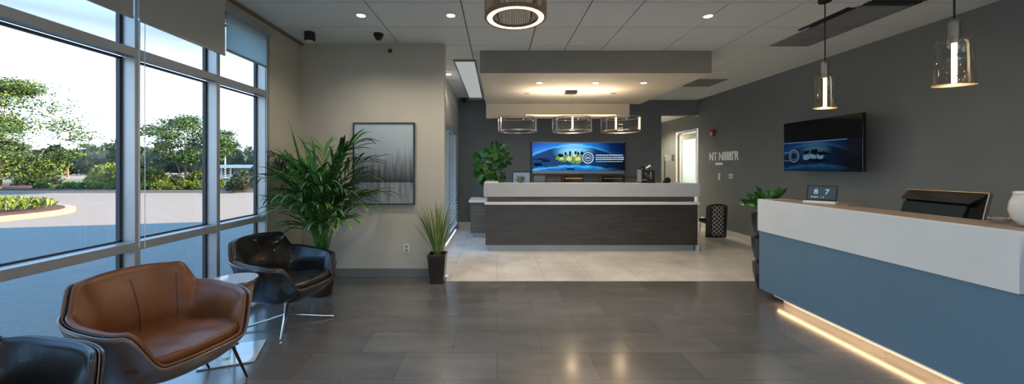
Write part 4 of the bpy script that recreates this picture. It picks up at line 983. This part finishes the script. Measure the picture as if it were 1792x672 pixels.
GX, GY = -.755, 4.64
t = thing('potted_grass', 'spiky grass plant in tapered dark square pot beside the beige wall end', 'potted plant', (GX, GY, 0))
def frus(mb, cx, cy, a0, a1, z0, z1):
    v = [(cx + sx * a, cy + sy * a, z) for a, z in ((a0, z0), (a1, z1)) for sx, sy in ((-1, -1), (1, -1), (1, 1), (-1, 1))]
    mb.add(v, [(3, 2, 1, 0), (0, 1, 5, 4), (1, 2, 6, 5), (2, 3, 7, 6), (3, 0, 4, 7)]); return mb
b = frus(MB(), GX, GY, .082, .112, 0, .36); frus(b, GX, GY, .095, .098, .30, .36); b.build('pot', M['pot_brown'], t)
MB().box(GX - .113, GX + .113, GY - .113, GY - .098, .35, .368).box(GX - .113, GX + .113, GY + .098, GY + .113, .35, .368).box(GX - .113, GX - .098, GY - .098, GY + .098, .35, .368).box(GX + .098, GX + .113, GY - .098, GY + .098, .35, .368).build('pot_rim', M['pot_brown'], t, bevel=.002)
MB().box(GX - .096, GX + .096, GY - .096, GY + .096, .30, .335).build('soil', M['soil'], t)
b = MB(); b2 = MB()
for k in range(85):
    an = rnd.uniform(0, 2 * PI); el_ = rnd.uniform(1.0, 1.5); q = b if k % 3 else b2
    if math.sin(an) > 0: el_ = max(el_, 1.25)
    blade(q, (GX + .03 * math.cos(an), GY + .03 * math.sin(an), .33), (math.cos(an) * math.cos(el_), math.sin(an) * math.cos(el_) * .55 - .03, math.sin(el_)), rnd.uniform(.45, .78), rnd.uniform(.010, .016), rnd.uniform(.1, .9), n=8)
b.build('blades', M['grassblade'], t, recalc=False); b2.build('light_blades', M['leaf2'], t, recalc=False)

# leafy plant behind the far desk
LX, LY = on_desk(862, 7.9), 7.95
t = thing('potted_fig', 'lush round leaved plant on return desk behind the far counter', 'potted plant', (LX, LY, .775))
MB().lathe([(.07, 0), (.09, .01), (.115, .20), (.105, .20), (.10, .17)], (LX, LY, .776), 28).build('pot', M['pot_blue'], t)
MB().lathe([(.095, .15), (.09, .18), (.01, .185)], (LX, LY, .776), 20).build('soil', M['soil'], t)
b = MB()
for dx, dz in ((-.12, 1.55), (.05, 1.75), (.16, 1.6), (-.05, 1.35)): b.tube([(LX, LY, .93), (LX + dx * .4, LY, 1.2), (LX + dx, LY, dz)], [.012, .01, .006], 6)
b.build('stems', M['bark'], t)
b = MB()
def roundleaf(mb, p, ax, L, rnd):
    ax = ax.normalized(); sd_ = ax.cross(Vector((rnd.uniform(-.4, .4), rnd.uniform(-1, -.2), rnd.uniform(.2, 1)))).normalized(); nn = ax.cross(sd_); P = [p]; n = 10
    pts = [p + ax * L * (.5 - .5 * math.cos(PI * i / n)) + sd_ * s_ * L * .36 * math.sin(PI * i / n) ** .8 + nn * L * (.08 * math.sin(PI * i / n) - .15 * (i / n) ** 2) for s_ in (1,) for i in range(n + 1)]
    pts2 = [p + ax * L * (.5 - .5 * math.cos(PI * i / n)) - sd_ * L * .36 * math.sin(PI * i / n) ** .8 + nn * L * (.08 * math.sin(PI * i / n) - .15 * (i / n) ** 2) for i in range(n + 1)]
    mid = [p + ax * L * (.5 - .5 * math.cos(PI * i / n)) - nn * L * .15 * (i / n) ** 2 for i in range(n + 1)]
    mb.add(pts + mid + pts2, [f for i in range(n) for f in ((i, i + 1, n + 2 + i, n + 1 + i), (n + 1 + i, n + 2 + i, 2 * n + 3 + i, 2 * n + 2 + i))])
for c_, R_, n_ in (((.08, 1.78), (.22, .18), 34), ((-.20, 1.60), (.2, .12), 22), ((.20, 1.62), (.14, .16), 18), ((-.17, 1.32), (.18, .17), 26), ((.05, 1.42), (.16, .22), 26), ((.12, 1.12), (.14, .1), 14), ((-.1, 1.12), (.10, .12), 12)):
    for k in range(n_):
        a = rnd.uniform(0, 2 * PI); rr = math.sqrt(rnd.random()); p = Vector((LX + c_[0] + R_[0] * rr * math.cos(a) * .7, LY + rnd.uniform(-.18, .12), c_[1] + R_[1] * rr * math.sin(a) * .7))
        roundleaf(b, p, Vector((math.cos(a), rnd.uniform(-.6, .2), math.sin(a) * .7 + .1)), rnd.uniform(.11, .17), rnd)
b.build('leaves', M['leafd'], t, smooth=True, recalc=False)

# planter by the right counter
QX, QY = 3.28, 4.42
t = thing('floor_planter', 'tall stacked dark blue planter with bushy green leaves beside right counter', 'potted plant', (QX, QY, 0))
for k in range(3):
    z = .01 + k * .30; rr = .165 if k else .155
    MB().lathe([(rr - .045, z), (rr - .02, z + .05), (rr + .005, z + .17), (rr + .012, z + .285), (rr - .01, z + .295), (rr - .04, z + .296)], (QX, QY, 0), 36).build('pot_segment', M['pot_blue'], t, smooth=False)
MB().lathe([(.12, 0), (.12, .012)], (QX, QY, 0), 30).build('foot', M['black'], t)
MB().lathe([(.12, .905), (.11, .915), (.01, .93)], (QX, QY, 0), 24).build('soil', M['soil'], t)
b = MB(); bs = MB()
for k in range(20):
    an = 2 * PI * k / 20 + rnd.uniform(-.2, .2); el_ = rnd.uniform(.6, 1.35); L = rnd.uniform(.20, .30); p = Vector((QX, QY, .91)); d = Vector((math.cos(an) * math.cos(el_), math.sin(an) * math.cos(el_) * .8, math.sin(el_))); pts = [p.copy()]
    for i in range(9):
        p = p + d * L / 9; d = (d + Vector((0, 0, -.09))).normalized(); pts.append(p.copy())
        if i > 1:
            sv = d.cross(Vector((0, 0, 1))).normalized()
            for sg in (-1, 1): roundleaf(b, p, d * .6 + sv * sg + Vector((0, 0, .3)), rnd.uniform(.05, .07), rnd)
    bs.tube(pts, [.006 - .0005 * i for i in range(10)], 6); roundleaf(b, p, d, .08, rnd)
b.build('leaves', M['leafd'], t, smooth=True, recalc=False); bs.build('stems', M['leaf2'], t)

# woven black chair by the right wall
WX, WY = 4.44, 7.45
t = thing('woven_chair', 'low black woven chair with white diamond pattern by the right wall', 'chair', (WX, WY, 0))
def wovenm():
    m = bpy.data.materials.new('black_diamond_weave'); m.use_nodes = True; n = m.node_tree; b_ = n.nodes['Principled BSDF']; b_.inputs['Roughness'].default_value = .6
    tcx = n.nodes.new('ShaderNodeTexCoord'); mp = n.nodes.new('ShaderNodeMapping'); mp.inputs['Rotation'].default_value = (0, PI / 4, 0); mp.inputs['Scale'].default_value = (1, 0, 1)
    n.links.new(tcx.outputs['Object'], mp.inputs[0]); br = n.nodes.new('ShaderNodeTexBrick'); br.offset = 0
    sp_ = n.nodes.new('ShaderNodeSeparateXYZ'); cb_ = n.nodes.new('ShaderNodeCombineXYZ'); n.links.new(mp.outputs[0], sp_.inputs[0]); n.links.new(sp_.outputs[0], cb_.inputs[0]); n.links.new(sp_.outputs[2], cb_.inputs[1]); n.links.new(cb_.outputs[0], br.inputs['Vector'])
    br.inputs['Color1'].default_value = (.012, .012, .014, 1); br.inputs['Color2'].default_value = (.02, .02, .022, 1); br.inputs['Mortar'].default_value = (.55, .55, .5, 1); br.inputs['Scale'].default_value = 1; br.inputs['Brick Width'].default_value = .06; br.inputs['Row Height'].default_value = .06; br.inputs['Mortar Size'].default_value = .006
    n.links.new(br.outputs[0], b_.inputs['Base Color']); return m
def wb(u, v):
    a = (u - .5) * 1.7; x = WX + .27 * math.sin(a); y = WY - .10 + .16 * (1 - math.cos(a)) ; return (x, y + .04 * (1 - v), .03 + v * (.68 - .05 * abs(2 * u - 1) ** 3))
MB().grid(wb, 20, 10).build('backrest', M['black_leather'], t, smooth=True, solid=.05)
def wb2(u, v):
    x, y, z = wb(.22 + .5 * u, .06 + .9 * v); return (x, y - .048, z)
MB().grid(wb2, 14, 10).build('woven_panel', wovenm(), t, smooth=True, solid=.004)
MB().lathe([(.18, .30), (.22, .32), (.23, .37), (.21, .41), (.01, .42)], (WX, WY + .16, 0), 32).build('seat', M['black_leather'], t, smooth=True)
for sx in (-.16, .16):
    for sy in (.05, .30): MB().tube([(WX + sx, WY + sy, 0), (WX + sx * .8, WY + sy, .31)], .012).build('leg', M['steel'], t)
b = MB()
for k in range(12):
    u = .05 + .9 * k / 11; x, y, z = wb(u, 0); b.tube([(x, y, .001), (x, y, .035)], .004, 6)
b.build('fringe', M['white_gloss'], t)

# ------------------------------------------------------------------ outside
def blobmesh(mb, cx, cy, rx, ry, z0, z1, n=80, seed=0, wob=.06, p=2.4):
    rd = random.Random(seed); pts = []
    ph = [rd.uniform(0, 6) for _ in range(3)]
    for i in range(n):
        a = 2 * PI * i / n; k = 1 + wob * (math.sin(2 * a + ph[0]) + .5 * math.sin(3 * a + ph[1])); c, s_ = math.cos(a), math.sin(a)
        pts.append((cx + rx * k * math.copysign(abs(c) ** (2 / p), c), cy + ry * k * math.copysign(abs(s_) ** (2 / p), s_)))
    mb.add([(x, y, z0) for x, y in pts] + [(x, y, z1) for x, y in pts], [tuple(range(n, 2 * n))] + [(i, (i + 1) % n, (i + 1) % n + n, i + n) for i in range(n)]); return mb
GZ = -.06
S('ground', M['asphalt'], (-140, XL - .16, -30, 130, GZ - .2, GZ), (-140, 40, -60, -30, GZ - .2, GZ), (XL - .16, 40, -30, YF - .12, GZ - .2, GZ), (XL - .16, -1.15, 4.97, 130, GZ - .2, GZ), (-1.15, 40, 11.65, 130, GZ - .2, GZ))
# island at left
struct(blobmesh(MB(), -23.7, 10.7, 10.1, 3.7, GZ, .08, seed=1, wob=0).build('kerb_island', M['kerb']))
struct(blobmesh(MB(), -23.7, 10.7, 9.85, 3.45, .07, .11, seed=1, wob=0).build('mulch_island', M['mulch']))
b = MB(); rnd2 = random.Random(3)
for k in range(12000):
    a = rnd2.uniform(0, 2 * PI); rr = math.sqrt(rnd2.random()); x = -23.7 + 9.6 * rr * math.cos(a); y = 11.15 + 3.0 * rr * math.sin(a)
    if x < -23 or y < 8.5: continue
    h = rnd2.uniform(.14, .34); L = rnd2.uniform(.07, .14); an = rnd2.uniform(0, 2 * PI); dx, dy = math.cos(an) * L, math.sin(an) * L
    b.add([(x, y, .1 + h * .3), (x + dx, y + dy, .1 + h * .8), (x + dx * .6 - dy * .5, y + dy * .6 + dx * .5, .1 + h)], [(0, 1, 2)])
tag(b.build('groundcover', M['tree_leaf2'], recalc=False), 'bright yellow green ground cover on the kerbed island outside', 'ground cover', kind='stuff')
# far bed with kerb
struct(blobmesh(MB(), -24, 27, 18.0, 5.9, GZ, .06, n=60, seed=2, wob=0, p=3).build('kerb_bed', M['kerb']))
struct(blobmesh(MB(), -24, 27, 17.8, 5.7, .05, .10, n=60, seed=2, wob=0, p=3).build('mulch_bed', M['mulch']))
struct(blobmesh(MB(), -34, 34, 12, 9, GZ, .09, n=40, seed=5, wob=0).build('lawn', M['lawn']))
struct(blobmesh(MB(), -15, 26.0, 3.6, 3.6, .09, .13, n=40, seed=5, wob=0).build('lawn', M['lawn']))
struct(S('parking_lot', M['asphalt'], (-120, 20, 40, 66, GZ - .02, GZ + .03)))
def tree(name, x, y, H, crown, n, ls, label, m, seed, trunks=1, spread=.3, group=None, bare=.35, cat='tree', mats2=None, asp=.55, core=False):
    rd = random.Random(seed); t = thing(name, label, cat, (x, y, 0), group=group)
    bt = MB()
    for k in range(trunks):
        a = rd.uniform(0, 2 * PI); s_ = spread * (k > 0 or trunks > 1); top = Vector((x + math.cos(a) * s_ * crown[0], y + math.sin(a) * s_ * crown[1], H * .85)); base = Vector((x + .1 * math.cos(a), y + .1 * math.sin(a), .0)); pts = [base, base.lerp(top, .35) + Vector((0, 0, H * .06)), base.lerp(top, .7), top]
        bt.tube(pts, [.09 * H / 5 / (1 + .4 * (trunks > 1)), .06 * H / 5 / (1 + .4 * (trunks > 1)), .03 * H / 5, .01], 7)
        for j in range(5):
            q = pts[1].lerp(pts[3], rd.random()); e_ = q + Vector((rd.uniform(-1, 1) * crown[0] * .5, rd.uniform(-1, 1) * crown[1] * .5, rd.uniform(.2, .9))); bt.tube([q, q.lerp(e_, .5) + Vector((0, 0, .1)), e_], [.025, .018, .006], 5)
    bt.build('trunk', M['bark'], t)
    b_ = MB(); K = 46 if H > 6 else 26
    if core:
        b_.cur = 0
        def cf(u, v):
            a, ph = 2 * PI * u, PI * (v * .98 + .01); k = .82 + .22 * noise.noise(Vector((math.cos(a) * 2 + x, math.sin(a) * 2, ph * 2)))
            return (x + crown[0] * 1.15 * k * math.sin(ph) * math.cos(a), y + crown[1] * k * math.sin(ph) * math.sin(a), max(.02, H * .44 - H * .47 * k * math.cos(ph)))
        b_.grid(cf, 20, 12, True)
    cl = []
    for k in range(K):
        a = rd.uniform(0, 2 * PI); rr = rd.random() ** .5; z = rd.random(); zz = H * (bare + (1 - bare) * z); prof = math.sin(PI * (.12 + .83 * z) ** 1.0)
        cl.append((Vector((x + crown[0] * rr * prof * math.cos(a), y + crown[1] * rr * prof * math.sin(a), zz)), rd.uniform(.20, .36)))
    for i in range(n):
        c_, r_ = rd.choice(cl); q = Vector((rd.gauss(0, 1), rd.gauss(0, 1), rd.gauss(0, .45))) * r_ * crown[0] * .5; p = c_ + q
        if p.z < H * bare * .8 or p.z > H * 1.04: continue
        L = ls * rd.uniform(.6, 1.3); ax = Vector((rd.gauss(0, 1), rd.gauss(0, 1), rd.gauss(0, .6))).normalized(); sd_ = ax.cross(Vector((rd.gauss(0, 1), rd.gauss(0, 1), rd.gauss(0, 1)))).normalized()
        b_.cur = 1 if (mats2 and rd.random() < .35) else 0
        b_.add([p, p + ax * L * .5 + sd_ * L * asp * .5, p + ax * L, p + ax * L * .5 - sd_ * L * asp * .5], [(0, 1, 2, 3)])
    b_.build('crown', [m, mats2] if mats2 else m, t, recalc=False)
tree('garden_tree', -19.9, 23.5, 4.6, (2.5, 2.2), 15000, .14, 'small multi stemmed tree seen through the middle panes', M['tree_leaf'], 4, 7, .55, bare=.40)
tree('garden_tree', -30.6, 22.5, 6.6, (4.2, 3.2), 30000, .15, 'large spreading tree at the edge of the nearest pane', M['tree_leaf'], 9, 3, .3, bare=.12, mats2=M['tree_leaf2'])
def shrub(x, y, rx, rz, m, label, seed, n=1500, ls=.13, ry=None, name='shrub', cone=False):
    t = thing(name, label, 'shrub', (x, y, .08)); b_ = MB(); rd = random.Random(seed)
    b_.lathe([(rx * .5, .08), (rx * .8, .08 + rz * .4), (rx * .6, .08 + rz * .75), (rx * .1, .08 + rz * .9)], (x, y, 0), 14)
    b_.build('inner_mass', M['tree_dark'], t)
    b_ = MB()
    for i in range(n):
        a = rd.uniform(0, 2 * PI); ph = math.acos(rd.uniform(0, 1)); d_ = Vector((math.sin(ph) * math.cos(a), math.sin(ph) * math.sin(a), math.cos(ph))); k = rd.uniform(.75, 1.05)
        p = Vector((x + d_.x * rx * k, y + d_.y * (ry or rx) * k, .08 + abs(d_.z) * rz * k)); L = ls * rd.uniform(.6, 1.3); ax = (d_ + Vector((rd.gauss(0, .5), rd.gauss(0, .5), rd.gauss(.4, .4)))).normalized(); sd_ = ax.cross(Vector((rd.gauss(0, 1), rd.gauss(0, 1), rd.gauss(0, 1)))).normalized()
        b_.add([p, p + ax * L * .5 + sd_ * L * .25, p + ax * L, p + ax * L * .5 - sd_ * L * .25], [(0, 1, 2, 3)])
    b_.build('foliage', m, t, recalc=False)
def gx(px, Y): return (px - 870) * Y / F
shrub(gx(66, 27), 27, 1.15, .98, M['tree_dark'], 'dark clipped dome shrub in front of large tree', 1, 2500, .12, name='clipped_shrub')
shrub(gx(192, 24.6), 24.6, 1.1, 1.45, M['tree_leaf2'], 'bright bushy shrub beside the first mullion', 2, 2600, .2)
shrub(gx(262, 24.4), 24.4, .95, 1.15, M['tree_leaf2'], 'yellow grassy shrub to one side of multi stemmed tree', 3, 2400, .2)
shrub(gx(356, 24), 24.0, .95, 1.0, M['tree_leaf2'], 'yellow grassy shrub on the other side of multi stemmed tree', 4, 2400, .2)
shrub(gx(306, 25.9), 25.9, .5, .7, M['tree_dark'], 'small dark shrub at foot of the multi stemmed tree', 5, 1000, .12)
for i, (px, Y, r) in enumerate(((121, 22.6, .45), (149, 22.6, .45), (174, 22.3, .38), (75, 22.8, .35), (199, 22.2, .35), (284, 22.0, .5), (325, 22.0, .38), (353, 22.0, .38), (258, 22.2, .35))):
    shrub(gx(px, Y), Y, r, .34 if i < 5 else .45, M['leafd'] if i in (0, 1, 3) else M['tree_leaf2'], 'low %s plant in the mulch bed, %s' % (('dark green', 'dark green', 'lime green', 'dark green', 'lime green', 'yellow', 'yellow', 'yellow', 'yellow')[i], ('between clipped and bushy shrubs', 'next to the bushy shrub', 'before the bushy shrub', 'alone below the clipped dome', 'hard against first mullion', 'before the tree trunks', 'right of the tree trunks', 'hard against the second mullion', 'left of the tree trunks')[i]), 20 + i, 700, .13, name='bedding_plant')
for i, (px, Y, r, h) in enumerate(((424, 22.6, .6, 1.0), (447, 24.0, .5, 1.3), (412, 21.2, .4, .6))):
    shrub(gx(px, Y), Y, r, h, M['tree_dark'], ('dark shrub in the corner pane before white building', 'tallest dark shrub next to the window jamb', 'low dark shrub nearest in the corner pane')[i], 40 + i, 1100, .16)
# hedge rows / treeline
rd = random.Random(77)
for i in range(20):
    px = -60 + i * 31; Y = 63.5 if i % 2 else 69.5
    h = 4.9 + rd.uniform(-.7, .8) + (1.3 if 185 < px < 235 else 0)
    tree('distant_tree', gx(px, Y), Y, h, (2.6, 1.9), 1800, .45, 'dense dark green tree in the far tree line across the car park', M['tree_dark'], 100 + i, 1, .1, 'far tree line', bare=.02, mats2=M['tree_leaf'], core=True)
# white low building
t = thing('low_building', 'low white flat roofed building far off in the corner pane', 'building', (gx(425, 36), 38, 0))
bx0, bx1 = gx(386, 36), gx(470, 36)
MB().box(bx0 + 1.0, bx1, 36.3, 41, 0, 1.25).build('wall', M['ext_white'], t)
MB().box(bx0 - .3, bx1 + .5, 35.6, 41.5, 1.3, 1.62).build('roof', M['white'], t)
MB().box(bx0, bx0 + .12, 36, 36.12, 0, 1.3).box(bx0 + .9, bx0 + 1.02, 36, 36.12, 0, 1.3).build('post', M['white'], t)
b = MB()
for k in range(5): b.box(bx0 + .1, bx0 + .9, 36.2, 36.24, .2 + k * .22, .30 + k * .22)
b.build('louvre', M['grille'], t)
t = thing('flagpole', 'thin white pole standing behind the low white building', 'pole', (gx(394, 38), 42.5, 0)); MB().tube([(gx(394, 42.5), 42.5, 0), (gx(394, 42.5), 42.5, 3.4)], .06).build('shaft', M['white'], t); MB().lathe([(.01, 0), (.1, .05), (.01, .12)], (gx(394, 42.5), 42.5, 3.38), 10).build('finial', M['white'], t)
t = thing('road_sign', 'small orange and white roadside board across the car park', 'sign', (gx(113, 42), 42, 0))
MB().box(gx(115, 42), gx(119, 42), 42, 42.08, .25, 1.35).build('orange_board', M['orange'], t); MB().box(gx(102, 42), gx(115, 42), 42, 42.05, .75, 1.0).build('white_board', M['ext_white'], t); MB().box(gx(90, 42), gx(102, 42), 42, 42.05, .6, 1.0).build('dark_board', M['red'], t)
MB().box(gx(96, 42), gx(96, 42) + .08, 42.05, 42.12, .0, .9).box(gx(117, 42), gx(117, 42) + .08, 42.08, 42.14, .0, .9).build('post', M['grille'], t)
